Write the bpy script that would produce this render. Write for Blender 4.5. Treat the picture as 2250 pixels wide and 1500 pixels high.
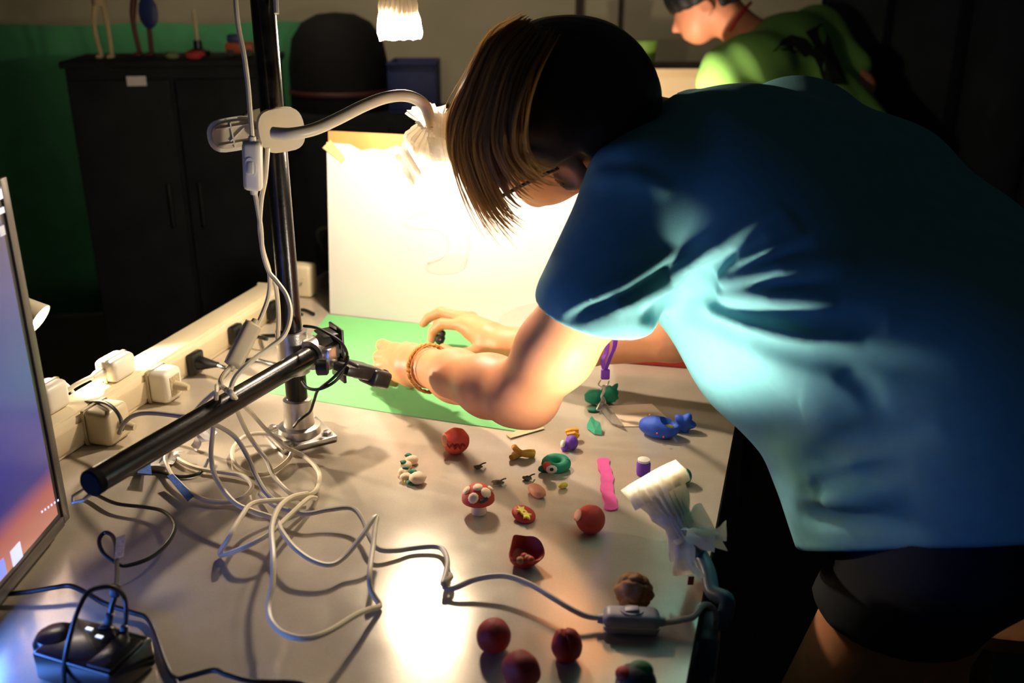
import bpy, bmesh, math, random
import numpy as np
from mathutils import Vector, Matrix, noise

for o in list(bpy.data.objects):
    bpy.data.objects.remove(o, do_unlink=True)
SC = bpy.context.scene
COL = SC.collection
random.seed(7)

# ------------------------------------------------------------------ camera, world, exposure
F, PITCH, CAMZ, TZ = 2100.0, math.radians(20.6), 1.40, 0.80
SP, CP = math.sin(PITCH), math.cos(PITCH)
cd = bpy.data.cameras.new('camera')
cam = bpy.data.objects.new('camera', cd)
COL.objects.link(cam)
cam.location = (0, 0, CAMZ)
cam.rotation_euler = (math.pi / 2 - PITCH, 0, 0)
cd.sensor_width = 36.0
cd.lens = F / 2250 * 36.0
cd.clip_start = 0.02
cd.dof.use_dof = True
cd.dof.focus_distance = 1.22
cd.dof.aperture_fstop = 4.0
SC.camera = cam

world = bpy.data.worlds.new('room_ambience')
SC.world = world
world.use_nodes = True
bg = world.node_tree.nodes['Background']
bg.inputs['Color'].default_value = (0.75, 0.9, 0.95, 1)
bg.inputs['Strength'].default_value = 0.011

SC.view_settings.view_transform = 'Standard'
SC.view_settings.look = 'None'
SC.view_settings.gamma = 1.0
SC.view_settings.use_curve_mapping = False
SC.view_settings.exposure = 0.22
LAMP_W = dict(arch=1.8, high=15.0, low=16.0, front=5.6, far=8.0, spotlight=28.0)     # wattage of the four clip lamps, the unseen station lamp, the added wall spotlight
WARM = (1.0, 0.81, 0.61)

# ------------------------------------------------------------------ projection helpers (pixel + real distance -> place)
def W(px, py, Z):
    u, v = (px - 1125) / F, (py - 750) / F
    return Vector((u * Z, Z * (CP - v * SP), CAMZ - Z * (SP + v * CP)))

def P(px, py, h=0.0):
    v = (py - 750) / F
    return W(px, py, (CAMZ - TZ - h) / (SP + v * CP))

def on_plane(px, py, pt, n):
    d = W(px, py, 1.0) - cam.location
    t = (Vector(pt) - cam.location).dot(n) / d.dot(n)
    return cam.location + d * t

# ------------------------------------------------------------------ materials
def lin(c):
    return tuple(((x / 255 + 0.055) / 1.055) ** 2.4 if x > 10 else x / 255 / 12.92 for x in c)

MATS = {}
def mat(name, rgb, rough=0.5, metal=0.0, var=0.12, scale=30.0, bump=0.0, bscale=None, sss=0.0, coat=0.0, spec=None, emit=0.0, trans=0.0):
    if name in MATS:
        return MATS[name]
    m = bpy.data.materials.new(name)
    m.use_nodes = True
    nt = m.node_tree
    b = nt.nodes['Principled BSDF']
    c = lin(rgb)
    tc = nt.nodes.new('ShaderNodeTexCoord')
    nz = nt.nodes.new('ShaderNodeTexNoise')
    nz.inputs['Scale'].default_value = scale
    nz.inputs['Detail'].default_value = 4
    nt.links.new(tc.outputs['Object'], nz.inputs['Vector'])
    r = nt.nodes.new('ShaderNodeValToRGB')
    r.color_ramp.elements[0].position = 0.3
    r.color_ramp.elements[1].position = 0.7
    r.color_ramp.elements[0].color = tuple(x * (1 - var) for x in c) + (1,)
    r.color_ramp.elements[1].color = tuple(min(1, x * (1 + var)) for x in c) + (1,)
    nt.links.new(nz.outputs['Fac'], r.inputs['Fac'])
    nt.links.new(r.outputs['Color'], b.inputs['Base Color'])
    b.inputs['Roughness'].default_value = rough
    b.inputs['Metallic'].default_value = metal
    if spec is not None:
        b.inputs['Specular IOR Level'].default_value = spec
    if sss:
        b.inputs['Subsurface Weight'].default_value = sss
        b.inputs['Subsurface Radius'].default_value = (0.012, 0.005, 0.003)
        b.inputs['Subsurface Scale'].default_value = 0.5
    if coat:
        b.inputs['Coat Weight'].default_value = coat
    if emit:
        nt.links.new(r.outputs['Color'], b.inputs['Emission Color'])
        b.inputs['Emission Strength'].default_value = emit
    if trans:
        b.inputs['Transmission Weight'].default_value = trans
    if bump:
        n2 = nt.nodes.new('ShaderNodeTexNoise')
        n2.inputs['Scale'].default_value = bscale or scale * 4
        n2.inputs['Detail'].default_value = 5
        nt.links.new(tc.outputs['Object'], n2.inputs['Vector'])
        bp = nt.nodes.new('ShaderNodeBump')
        bp.inputs['Strength'].default_value = bump
        bp.inputs['Distance'].default_value = 0.002
        nt.links.new(n2.outputs['Fac'], bp.inputs['Height'])
        nt.links.new(bp.outputs['Normal'], b.inputs['Normal'])
    MATS[name] = m
    return m

def tissue_mat(name, rgb, tr=0.5):
    if name in MATS:
        return MATS[name]
    m = bpy.data.materials.new(name)
    m.use_nodes = True
    nt = m.node_tree
    nt.nodes.remove(nt.nodes['Principled BSDF'])
    out = nt.nodes['Material Output']
    d = nt.nodes.new('ShaderNodeBsdfDiffuse')
    t = nt.nodes.new('ShaderNodeBsdfTranslucent')
    mx = nt.nodes.new('ShaderNodeMixShader')
    tc = nt.nodes.new('ShaderNodeTexCoord')
    nz = nt.nodes.new('ShaderNodeTexNoise')
    nz.inputs['Scale'].default_value = 60
    nt.links.new(tc.outputs['Object'], nz.inputs['Vector'])
    r = nt.nodes.new('ShaderNodeValToRGB')
    c = lin(rgb)
    r.color_ramp.elements[0].color = tuple(x * 0.85 for x in c) + (1,)
    r.color_ramp.elements[1].color = c + (1,)
    nt.links.new(nz.outputs['Fac'], r.inputs['Fac'])
    nt.links.new(r.outputs['Color'], d.inputs['Color'])
    nt.links.new(r.outputs['Color'], t.inputs['Color'])
    mx.inputs['Fac'].default_value = tr
    nt.links.new(d.outputs['BSDF'], mx.inputs[1])
    nt.links.new(t.outputs['BSDF'], mx.inputs[2])
    nt.links.new(mx.outputs['Shader'], out.inputs['Surface'])
    MATS[name] = m
    return m

def emit_mat(name, rgb, strength):
    m = bpy.data.materials.new(name)
    m.use_nodes = True
    nt = m.node_tree
    b = nt.nodes['Principled BSDF']
    b.inputs['Base Color'].default_value = (0.8, 0.8, 0.8, 1)
    b.inputs['Emission Color'].default_value = tuple(rgb) + (1,)
    b.inputs['Emission Strength'].default_value = strength
    return m

# ------------------------------------------------------------------ objects
def tag(o, label=None, cat=None, group=None, kind=None):
    if label: o['label'] = label
    if cat: o['category'] = cat
    if group: o['group'] = group
    if kind: o['kind'] = kind
    return o

def thing(name, loc, label, cat, group=None):
    o = bpy.data.objects.new(name, None)
    COL.objects.link(o)
    o.empty_display_size = 0.02
    o.location = loc
    return tag(o, label, cat, group)

def gloc(o):
    v = Vector(o.location)
    while o.parent:
        o = o.parent
        v = v + o.location
    return v

class MB:
    """collects world-space geometry and links it as one mesh object"""
    def __init__(s):
        s.v, s.f = [], []
    def add(s, vs, fs):
        n = len(s.v)
        s.v += [tuple(v) for v in vs]
        s.f += [tuple(i + n for i in f) for f in fs]
        return s
    def bm(s, b):
        b.verts.index_update()
        s.add([v.co[:] for v in b.verts], [[v.index for v in f.verts] for f in b.faces])
        b.free()
        return s
    def box(s, c, size, axes=None, r=0.0, seg=2):
        b = bmesh.new()
        bmesh.ops.create_cube(b, size=1.0)
        bmesh.ops.scale(b, vec=size, verts=b.verts)
        if r:
            bmesh.ops.bevel(b, geom=list(b.edges), offset=r, segments=seg, profile=0.5, affect='EDGES')
        M = Matrix.Identity(3) if axes is None else Matrix([Vector(a) for a in axes]).transposed()
        for v in b.verts:
            v.co = M @ v.co + Vector(c)
        return s.bm(b)
    def tube(s, pts, r, n=8, caps=True):
        pts = [Vector(p) for p in pts]
        rs = r if isinstance(r, (list, tuple)) else [r] * len(pts)
        up = None
        rings = []
        for i, p in enumerate(pts):
            t = (pts[min(i + 1, len(pts) - 1)] - pts[max(i - 1, 0)])
            if t.length < 1e-9: t = Vector((0, 0, 1))
            t.normalize()
            if up is None:
                up = t.orthogonal().normalized()
            up = (up - t * up.dot(t))
            if up.length < 1e-6: up = t.orthogonal()
            up.normalize()
            q = t.cross(up)
            rings.append([p + (up * math.cos(2 * math.pi * k / n) + q * math.sin(2 * math.pi * k / n)) * rs[i] for k in range(n)])
        vs = [v for R in rings for v in R]
        fs = []
        for i in range(len(rings) - 1):
            for k in range(n):
                a, b2 = i * n + k, i * n + (k + 1) % n
                fs.append((a, b2, b2 + n, a + n))
        if caps:
            fs.append(tuple(reversed(range(n))))
            fs.append(tuple((len(rings) - 1) * n + k for k in range(n)))
        return s.add(vs, fs)
    def ribbon(s, pts, w, side, th=0.0006):
        pts = [Vector(p) for p in pts]
        side = Vector(side).normalized()
        vs, fs = [], []
        for i, p in enumerate(pts):
            t = (pts[min(i + 1, len(pts) - 1)] - pts[max(i - 1, 0)]).normalized()
            nn = t.cross(side).normalized() * th
            vs += [p - side * w / 2 - nn, p + side * w / 2 - nn, p + side * w / 2 + nn, p - side * w / 2 + nn]
        for i in range(len(pts) - 1):
            for k in range(4):
                a, b2 = i * 4 + k, i * 4 + (k + 1) % 4
                fs.append((a, b2, b2 + 4, a + 4))
        m = (len(pts) - 1) * 4
        fs += [(3, 2, 1, 0), (m, m + 1, m + 2, m + 3)]
        return s.add(vs, fs)
    def lathe(s, base, axis, prof, n=24, cap0=True, cap1=True):
        """prof: list of (distance along axis, radius)"""
        axis = Vector(axis).normalized()
        e1 = axis.orthogonal().normalized()
        e2 = axis.cross(e1)
        vs, fs = [], []
        for (d, r) in prof:
            for k in range(n):
                a = 2 * math.pi * k / n
                vs.append(Vector(base) + axis * d + (e1 * math.cos(a) + e2 * math.sin(a)) * r)
        for i in range(len(prof) - 1):
            for k in range(n):
                a, b2 = i * n + k, i * n + (k + 1) % n
                fs.append((a, b2, b2 + n, a + n))
        if cap0: fs.append(tuple(reversed(range(n))))
        if cap1: fs.append(tuple((len(prof) - 1) * n + k for k in range(n)))
        return s.add(vs, fs)
    def blob(s, c, rad, axes=None, sub=3, amp=0.0, freq=60.0, seed=0, floor=None, flat=None):
        b = bmesh.new()
        bmesh.ops.create_icosphere(b, subdivisions=sub, radius=1.0)
        M = Matrix.Identity(3) if axes is None else Matrix([Vector(a) for a in axes]).transposed()
        rad = (rad,) * 3 if isinstance(rad, (int, float)) else rad
        for v in b.verts:
            n = v.co.normalized()
            k = 1.0
            if amp:
                k += amp * noise.noise(n * freq + Vector((seed * 3.7, seed, -seed)))
            v.co = M @ Vector((n.x * rad[0] * k, n.y * rad[1] * k, n.z * rad[2] * k)) + Vector(c)
            if floor is not None and v.co.z < floor:
                v.co.z = floor
        return s.bm(b)
    def prism(s, outline, n, th):
        """closed outline (world points) thickened along n"""
        n = Vector(n).normalized() * th
        k = len(outline)
        vs = [Vector(p) for p in outline] + [Vector(p) + n for p in outline]
        fs = [tuple(reversed(range(k))), tuple(range(k, 2 * k))]
        fs += [(i, (i + 1) % k, (i + 1) % k + k, i + k) for i in range(k)]
        return s.add(vs, fs)
    def build(s, name, m, parent=None, smooth=True, label=None, cat=None, group=None, kind=None, fix=True):
        me = bpy.data.meshes.new(name)
        vs = np.array(s.v, dtype=float)
        if parent is None:
            lo, hi = vs.min(0), vs.max(0)
            loc = Vector(((lo[0] + hi[0]) / 2, (lo[1] + hi[1]) / 2, lo[2]))
            off = loc
        else:
            off = gloc(parent)
            loc = Vector((0, 0, 0))
        vs = vs - np.array(off)
        me.from_pydata(vs.tolist(), [], s.f)
        if fix:
            b = bmesh.new(); b.from_mesh(me)
            bmesh.ops.recalc_face_normals(b, faces=b.faces)
            b.to_mesh(me); b.free()
        if smooth:
            me.polygons.foreach_set('use_smooth', [True] * len(me.polygons))
            try:
                me.set_sharp_from_angle(angle=math.radians(40))
            except Exception:
                pass
        if m is not None:
            me.materials.append(m)
        o = bpy.data.objects.new(name, me)
        COL.objects.link(o)
        o.location = loc
        if parent is not None:
            o.parent = parent
        return tag(o, label, cat, group, kind)

def smooth_path(pts, sub=6):
    pts = [Vector(p) for p in pts]
    out = []
    n = len(pts)
    for i in range(n - 1):
        p0, p1, p2, p3 = pts[max(i - 1, 0)], pts[i], pts[i + 1], pts[min(i + 2, n - 1)]
        for k in range(sub):
            t = k / sub
            out.append(0.5 * ((2 * p1) + (p2 - p0) * t + (2 * p0 - 5 * p1 + 4 * p2 - p3) * t * t + (3 * p1 - p0 - 3 * p2 + p3) * t ** 3))
    out.append(pts[-1])
    return out

# ------------------------------------------------------------------ signed-distance modelling (for bodies, cloth and hair)
def A(v): return np.array(tuple(v), dtype=np.float32)

def s_cap(p, a, b, ra, rb):
    a, b = A(a), A(b)
    ba = b - a
    pa = p - a
    h = np.clip(pa @ ba / max(float(ba @ ba), 1e-9), 0, 1)
    return np.sqrt(((pa - h[:, None] * ba) ** 2).sum(1)) - (ra + (rb - ra) * h)

def s_ell(p, c, axes, rad):
    q = (p - A(c)) @ np.array([tuple(a) for a in axes], dtype=np.float32).T
    r = np.array(rad, dtype=np.float32)
    k0 = np.sqrt(((q / r) ** 2).sum(1))
    k1 = np.sqrt(((q / (r * r)) ** 2).sum(1)) + 1e-6
    return np.where(k0 < 0.2, -min(rad) * (1 - k0), k0 * (k0 - 1) / k1)

def smin(a, b, k):
    h = np.clip(0.5 + 0.5 * (b - a) / k, 0, 1)
    return b + (a - b) * h - k * h * (1 - h)

def smax(a, b, k): return -smin(-a, -b, k)

def s_chain(p, pts, k=0.004):
    d = None
    for (a, ra), (b, rb) in zip(pts[:-1], pts[1:]):
        e = s_cap(p, a, b, ra, rb)
        d = e if d is None else (np.minimum(d, e) if k == 0 else smin(d, e, k))
    return d

def s_box(fn, lo, hi, pad=0.06):
    """evaluate fn only near the box lo..hi"""
    lo, hi = A(lo) - pad, A(hi) + pad
    def g(p):
        c = (lo + hi) / 2; h = (hi - lo) / 2
        q = np.abs(p - c) - h
        d = np.sqrt((np.maximum(q, 0) ** 2).sum(1)) + pad * 0.7
        m = (q < 0).all(1)
        if m.any():
            d[m] = fn(p[m])
        return d
    return g

def mesh_sdf(f, lo, hi, res):
    lo = np.array(lo, dtype=np.float64); hi = np.array(hi, dtype=np.float64)
    K = 4
    nb = np.ceil((hi - lo) / (res * K)).astype(int)
    n = nb * K + 2
    g = np.stack(np.meshgrid(*[np.arange(k) for k in nb], indexing='ij'), -1).reshape(-1, 3)
    B = res * K
    d = f((lo + (g + 0.5) * B).astype(np.float32))
    g = g[np.abs(d) < 2.6 * B]
    loc = np.stack(np.meshgrid(*[np.arange(K + 1)] * 3, indexing='ij'), -1).reshape(-1, 3)
    ijk = (g[:, None, :] * K + loc[None]).reshape(-1, 3).astype(np.int64)
    sx, sy = int(n[1] * n[2]), int(n[2])
    ids = np.unique(ijk[:, 0] * sx + ijk[:, 1] * sy + ijk[:, 2])
    I = np.stack([ids // sx, (ids // sy) % n[1], ids % n[2]], -1)
    val = f((lo + I * res).astype(np.float32)).astype(np.float64)
    cand = np.abs(val) < 7 * res
    cid, cI = ids[cand], I[cand]
    offs = np.array([(a, b, c) for a in (0, 1) for b in (0, 1) for c in (0, 1)])
    cv = np.empty((len(cid), 8)); ok = np.ones(len(cid), bool)
    for k, o in enumerate(offs):
        t = cid + o[0] * sx + o[1] * sy + o[2]
        j = np.minimum(np.searchsorted(ids, t), len(ids) - 1)
        ok &= ids[j] == t
        cv[:, k] = val[j]
    neg = cv < 0
    mix = ok & neg.any(1) & (~neg).any(1)
    cid, cI, cv = cid[mix], cI[mix], cv[mix]
    acc = np.zeros((len(cid), 3)); cnt = np.zeros(len(cid))
    for a in range(8):
        for b in range(a + 1, 8):
            if np.abs(offs[a] - offs[b]).sum() != 1: continue
            m = (cv[:, a] < 0) != (cv[:, b] < 0)
            t = np.where(m, cv[:, a] / (cv[:, a] - cv[:, b] + 1e-12), 0)
            acc += np.where(m[:, None], offs[a] + t[:, None] * (offs[b] - offs[a]), 0)
            cnt += m
    V = lo + (cI + acc / cnt[:, None]) * res
    st = (sx, sy, 1)
    faces = []
    for ax in range(3):
        e = 1 << (2 - ax)
        a0, a1 = cv[:, 0], cv[:, e]
        m = (a0 < 0) != (a1 < 0)
        u, w = st[(ax + 1) % 3], st[(ax + 2) % 3]
        base = cid[m]; flip = (a0[m] < 0)
        idx = []; good = np.ones(len(base), bool)
        for t in (base, base - u, base - u - w, base - w):
            j = np.minimum(np.searchsorted(cid, t), len(cid) - 1)
            good &= cid[j] == t
            idx.append(j)
        q = np.stack(idx, -1)[good]; fl = flip[good]
        q[~fl] = q[~fl][:, ::-1]
        faces.append(q)
    return V, np.concatenate(faces)

def sdf_obj(name, f, lo, hi, res, m, parent=None, **kw):
    V, Fc = mesh_sdf(f, lo, hi, res)
    b = MB(); b.v = V.tolist(); b.f = [tuple(q) for q in Fc.tolist()]
    return b.build(name, m, parent, fix=False, **kw)

def march(f, px, py, z0=0.6, z1=1.6, steps=90):
    """depth at which the line of sight through a pixel meets a surface"""
    ts = np.linspace(z0, z1, 400)
    pts = np.array([tuple(W(px, py, t)) for t in ts], dtype=np.float32)
    d = f(pts)
    i = int(np.argmax(d < 0))
    if d[i] >= 0:
        i = int(np.argmin(d))
    return Vector(pts[i].tolist())

# ================================================================== SETTING
M_floor = mat('floor_dark', (46, 52, 54), 0.7, var=0.2, scale=6)
M_wall = mat('wall_olive', (186, 178, 150), 0.9, var=0.1, scale=3)
M_wallb = mat('wall_beige', (206, 186, 150), 0.9, var=0.1, scale=3)
M_black = mat('black_paint', (24, 28, 30), 0.75, var=0.3, scale=12, spec=0.2)
M_blackp = mat('black_plastic', (16, 16, 17), 0.38, var=0.25, scale=40)
M_curtain = mat('dark_curtain', (34, 42, 46), 0.95, var=0.25, scale=8)

def quad(name, pts, m, **kw):
    return MB().add(pts, [tuple(range(len(pts)))]).build(name, m, smooth=False, fix=False, **kw)

MB().box((0.2, 1.9, -0.03), (6.4, 6.0, 0.06)).build('floor', M_floor, smooth=False, kind='structure', label='dark floor of the workshop room')
MB().box((0.0, 4.35, 1.4), (6.4, 0.1, 2.8)).build('wall_back', M_wall, smooth=False, kind='structure', label='olive grey painted back wall')
MB().box((-2.62, 3.2, 1.4), (0.1, 2.2, 2.8)).build('wall_left', M_wallb, smooth=False, kind='structure', label='beige left wall above the green backdrop')
# two conduits on the back wall
for i, px in enumerate((1268, 1278, 1362)):
    a = on_plane(px, 60, (0, 4.27, 0), Vector((0, 1, 0)))
    MB().tube([(a.x, 4.285, 0.3), (a.x, 4.285, 2.6)], 0.008, 10).build('conduit_pipe', mat('conduit', (60, 40, 42), 0.6), label=['dark thin conduit on the back wall, nearest the hanging lamp', 'dark thin conduit on the back wall, middle one of three', 'dark thin conduit on the back wall, nearest the green cup'][i], cat='pipe', group='conduits on the back wall')

# dark curtain at the right
cv, cf = [], []
N = 60
for i in range(N + 1):
    t = i / N
    x = 1.02 + 1.6 * t
    y = 3.35 - 0.5 * t + 0.035 * math.sin(t * 48) + 0.012 * math.sin(t * 91)
    for z in (0.02, 1.0, 2.5):
        cv.append((x + 0.01 * math.sin(z * 3 + i), y, z))
for i in range(N):
    for k in range(2):
        a = i * 3 + k
        cf.append((a, a + 3, a + 4, a + 1))
cur = MB().add(cv, cf).build('black_curtain', M_curtain, label='heavy dark curtain hanging at the right behind the green shirt', cat='curtain')
so = cur.modifiers.new('thickness', 'SOLIDIFY'); so.thickness = 0.004

# green backdrop cloth, hung at the left
cv, cf = [], []
pA, pB = Vector((-2.50, 2.95, 0)), Vector((-0.60, 3.48, 0))
N = 40
for i in range(N + 1):
    t = i / N
    p = pA.lerp(pB, t)
    for j, z in enumerate(np.linspace(0.30, 1.272, 8)):
        q = p + Vector((-0.26, 0.96, 0)) * (0.012 * math.sin(t * 22 + j * 0.15) + 0.006 * math.sin(t * 47))
        cv.append((q.x, q.y, float(z) + 0.004 * math.sin(t * 30)))
for i in range(N):
    for k in range(7):
        a = i * 8 + k
        cf.append((a, a + 8, a + 9, a + 1))
gb = MB().add(cv, cf).build('green_backdrop', mat('green_cloth', (58, 128, 82), 0.9, var=0.12, scale=14), label='green cloth backdrop hanging against the beige wall', cat='backdrop')
gb.modifiers.new('thickness', 'SOLIDIFY').thickness = 0.003
# low dark bench below the backdrop
t = thing('bench', (-1.7, 2.35, 0), 'low black bench in front of the green backdrop', 'bench')
MB().box((-1.78, 2.33, 0.53), (0.9, 0.42, 0.04), ((0.96, 0.26, 0), (-0.26, 0.96, 0), (0, 0, 1)), 0.006).build('bench_top', M_black, t)
for dx in (-0.38, 0.38):
    for dy in (-0.15, 0.15):
        c = Vector((-1.78, 2.33, 0)) + Vector((0.96, 0.26, 0)) * dx + Vector((-0.26, 0.96, 0)) * dy
        MB().box((c.x, c.y, 0.255), (0.05, 0.05, 0.51), None, 0.004).build('leg', M_black, t)

# dark cabinet
ca, cn = Vector((0.985, 0.17, 0)).normalized(), Vector((0.17, -0.985, 0)).normalized()
cab0 = W(140, 150, 2.45)              # top left front corner
cab_z = cab0.z
cw, cdp = 0.53, 0.28
cc = cab0 + ca * cw / 2 - cn * cdp / 2
t = thing('cabinet', (cc.x, cc.y, 0), 'large black cabinet carrying small figurines, left of the pole', 'cabinet')
ax = (ca, -cn, Vector((0, 0, 1)))
MB().box((cc.x, cc.y, cab_z / 2), (cw, cdp, cab_z), ax, 0.006).build('body', M_black, t)
MB().box((cc.x, cc.y, cab_z + 0.008), (cw + 0.02, cdp + 0.02, 0.018), ax, 0.004).build('top', M_black, t)
for k in (-1, 1):
    c = cab0 + ca * (cw / 2 + k * cw / 4) + cn * 0.009
    d = MB().box((c.x, c.y, cab_z / 2), (cw / 2 - 0.012, 0.016, cab_z - 0.06), ax, 0.004).build('door', M_black, t)
    h = c + cn * 0.016 - ca * k * (cw / 4 - 0.04)
    MB().tube([(h.x, h.y, cab_z - 0.42), (h.x, h.y, cab_z - 0.30)], 0.006, 8).build('handle', M_blackp, d)
p = on_plane(300, 178, cab0 + cn * 0.019, cn)
MB().box(p, (0.048, 0.003, 0.024), ax).build('name_card', mat('card_white', (215, 208, 205), 0.8), label='blank white card on the black cabinet front', cat='card')

def on_cab(px, back=0.12):
    q = on_plane(px, 130, cab0 - cn * back, cn)
    return Vector((q.x, q.y, cab_z + 0.0175))

def figure(name, base, s, body, label, cat, extra=()):
    t = thing(name, base, label, cat)
    B = Vector(base)
    def q(x, z, y=0): return B + Vector((x * s, y * s, z * s))
    for k in (-1, 1):
        MB().tube(smooth_path([q(0.035 * k, 0.60), q(0.075 * k, 0.34, -0.03), q(0.06 * k, 0.03)], 4), [0.034 * s] * 4 + [0.026 * s] * 4 + [0.024 * s], 8).build('leg', body, t)
        MB().box(q(0.06 * k, 0.02, -0.03), (0.06 * s, 0.12 * s, 0.04 * s), None, 0.012 * s).build('foot', body, t)
        MB().tube(smooth_path([q(0.10 * k, 1.02), q(0.19 * k, 0.86), q(0.17 * k, 0.66, -0.05)], 4), 0.026 * s, 8).build('arm', body, t)
    MB().lathe(q(0, 0.56), (0, 0, 1), [(0, 0.07 * s), (0.12 * s, 0.085 * s), (0.22 * s, 0.065 * s), (0.40 * s, 0.12 * s), (0.50 * s, 0.09 * s), (0.54 * s, 0.03 * s)], 12).build('torso', body, t)
    MB().blob(q(0, 1.22), (0.085 * s, 0.09 * s, 0.11 * s), sub=2).build('head', body, t)
    for (nm, m, fn) in extra:
        fn(MB(), q, s).build(nm, m, t)
    return t
figure('figurine', on_cab(235, 0.10), 0.235, mat('fig_pale', (196, 178, 138), 0.7), 'pale long-legged figurine standing on the cabinet edge', 'figurine')
figure('figurine', on_cab(322, 0.16), 0.27, mat('fig_rust', (92, 44, 32), 0.6), 'rust brown figurine with a dark helmet on the cabinet', 'figurine',
       (('helmet', M_blackp, lambda b, q, s: b.blob(q(0, 1.27), (0.12 * s, 0.12 * s, 0.11 * s), sub=2)),
        ('shield', mat('fig_blue', (40, 52, 110), 0.5), lambda b, q, s: b.blob(q(0.12, 0.42, -0.12), (0.10 * s, 0.03 * s, 0.16 * s), sub=2))))
p = on_cab(438, 0.15)
t = thing('candle', p, 'thin pale candle in a dark holder on the cabinet', 'candle')
MB().lathe(p, (0, 0, 1), [(0, 0.03), (0.012, 0.032), (0.02, 0.012), (0.04, 0.011)], 14).build('holder', M_blackp, t)
MB().lathe(p + Vector((0, 0, 0.04)), (0, 0, 1), [(0, 0.006), (0.075, 0.006), (0.08, 0.003)], 12).build('wax', mat('wax', (205, 190, 150), 0.6), t)
p = on_cab(430, 0.03)
MB().blob(p + Vector((0, 0, 0.010)), (0.028, 0.018, 0.012), sub=2, amp=0.3, freq=2).build('clay_lump', mat('clay_dimred', (190, 62, 58), 0.7), label='small red clay lump lying on the cabinet edge', cat='clay')
p = on_cab(378, 0.04)
MB().blob(p + Vector((0, 0, 0.008)), (0.02, 0.014, 0.010), sub=2, amp=0.3, freq=2, seed=4).build('clay_lump', mat('clay_sage', (120, 130, 88), 0.7), label='small sage green clay lump lying on the cabinet', cat='clay')
p = on_cab(530, 0.12)
t = thing('toy_car', p, 'small dark toy with orange and blue parts beside the pole', 'toy')
MB().box(p + Vector((0, 0, 0.022)), (0.075, 0.05, 0.028), ax, 0.006).build('body', mat('toy_orange', (170, 74, 36), 0.5), t)
MB().box(p + Vector((-0.012, 0, 0.046)), (0.04, 0.042, 0.022), ax, 0.006).build('cab', mat('toy_blue', (34, 46, 96), 0.5), t)
for sx in (-0.024, 0.024):
    for sy in (-0.024, 0.024):
        MB().lathe(p + ca * sx - cn * sy + Vector((0, 0, 0.0095)), cn, [(-0.005, 0.0095), (0.005, 0.0095)], 12).build('wheel', M_blackp, t)

# dark rounded case and blue crate right of the cabinet, on a dark sideboard
sb = W(760, 262, 2.9)
t = thing('sideboard', (sb.x, sb.y, 0), 'black sideboard under the rounded case and the blue crate', 'sideboard')
MB().box((sb.x + 0.13, sb.y + 0.22, sb.z / 2), (0.74, 0.37, sb.z), None, 0.006).build('body', M_black, t)
for k in (-1, 1):
    d = MB().box((sb.x + 0.13 + k * 0.182, sb.y + 0.027, sb.z / 2), (0.356, 0.016, sb.z - 0.05), None, 0.004).build('door', M_black, t)
    MB().tube([(sb.x + 0.13 + k * 0.04, sb.y + 0.014, sb.z - 0.3), (sb.x + 0.13 + k * 0.04, sb.y + 0.014, sb.z - 0.2)], 0.006).build('handle', M_blackp, d)
c = W(742, 262, 3.08)
t = thing('rounded_case', (c.x, c.y + 0.1, sb.z), 'black domed equipment case on the sideboard below the hanging lamp', 'case')
dome = [(0, 0.158), (0.02, 0.162), (0.14, 0.160), (0.22, 0.145), (0.27, 0.11), (0.295, 0.06), (0.30, 0.005)]
MB().lathe((c.x, c.y + 0.08, sb.z), (0, 0, 1), dome, 28).build('shell', mat('case_black', (20, 19, 19), 0.8, spec=0.2), t)
MB().lathe((c.x, c.y + 0.08, sb.z + 0.05), (0, 0, 1), [(0, 0.1625), (0.004, 0.166), (0.012, 0.166), (0.016, 0.1625)], 28, False, False).build('band', mat('case_red', (70, 26, 26), 0.6), t)
c = W(908, 262, 3.02)
t = thing('crate', (c.x, c.y + 0.08, sb.z), 'dark blue plastic crate on the sideboard beneath the hanging lamp', 'crate')
M_bluep = mat('crate_blue', (24, 40, 92), 0.6)
cz = sb.z + 0.004
MB().box((c.x, c.y + 0.1, cz + 0.004), (0.145, 0.20, 0.008)).build('base', M_bluep, t)
for k in (-1, 1):
    MB().box((c.x + k * 0.072, c.y + 0.1, cz + 0.078), (0.008, 0.20, 0.15), None, 0.002).build('side', M_bluep, t)
    MB().box((c.x, c.y + 0.1 + k * 0.096, cz + 0.078), (0.145, 0.008, 0.15), None, 0.002).build('side', M_bluep, t)
MB().box((c.x, c.y - 0.002, cz + 0.148), (0.156, 0.012, 0.012), None, 0.003).build('rim', M_bluep, t)
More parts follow.
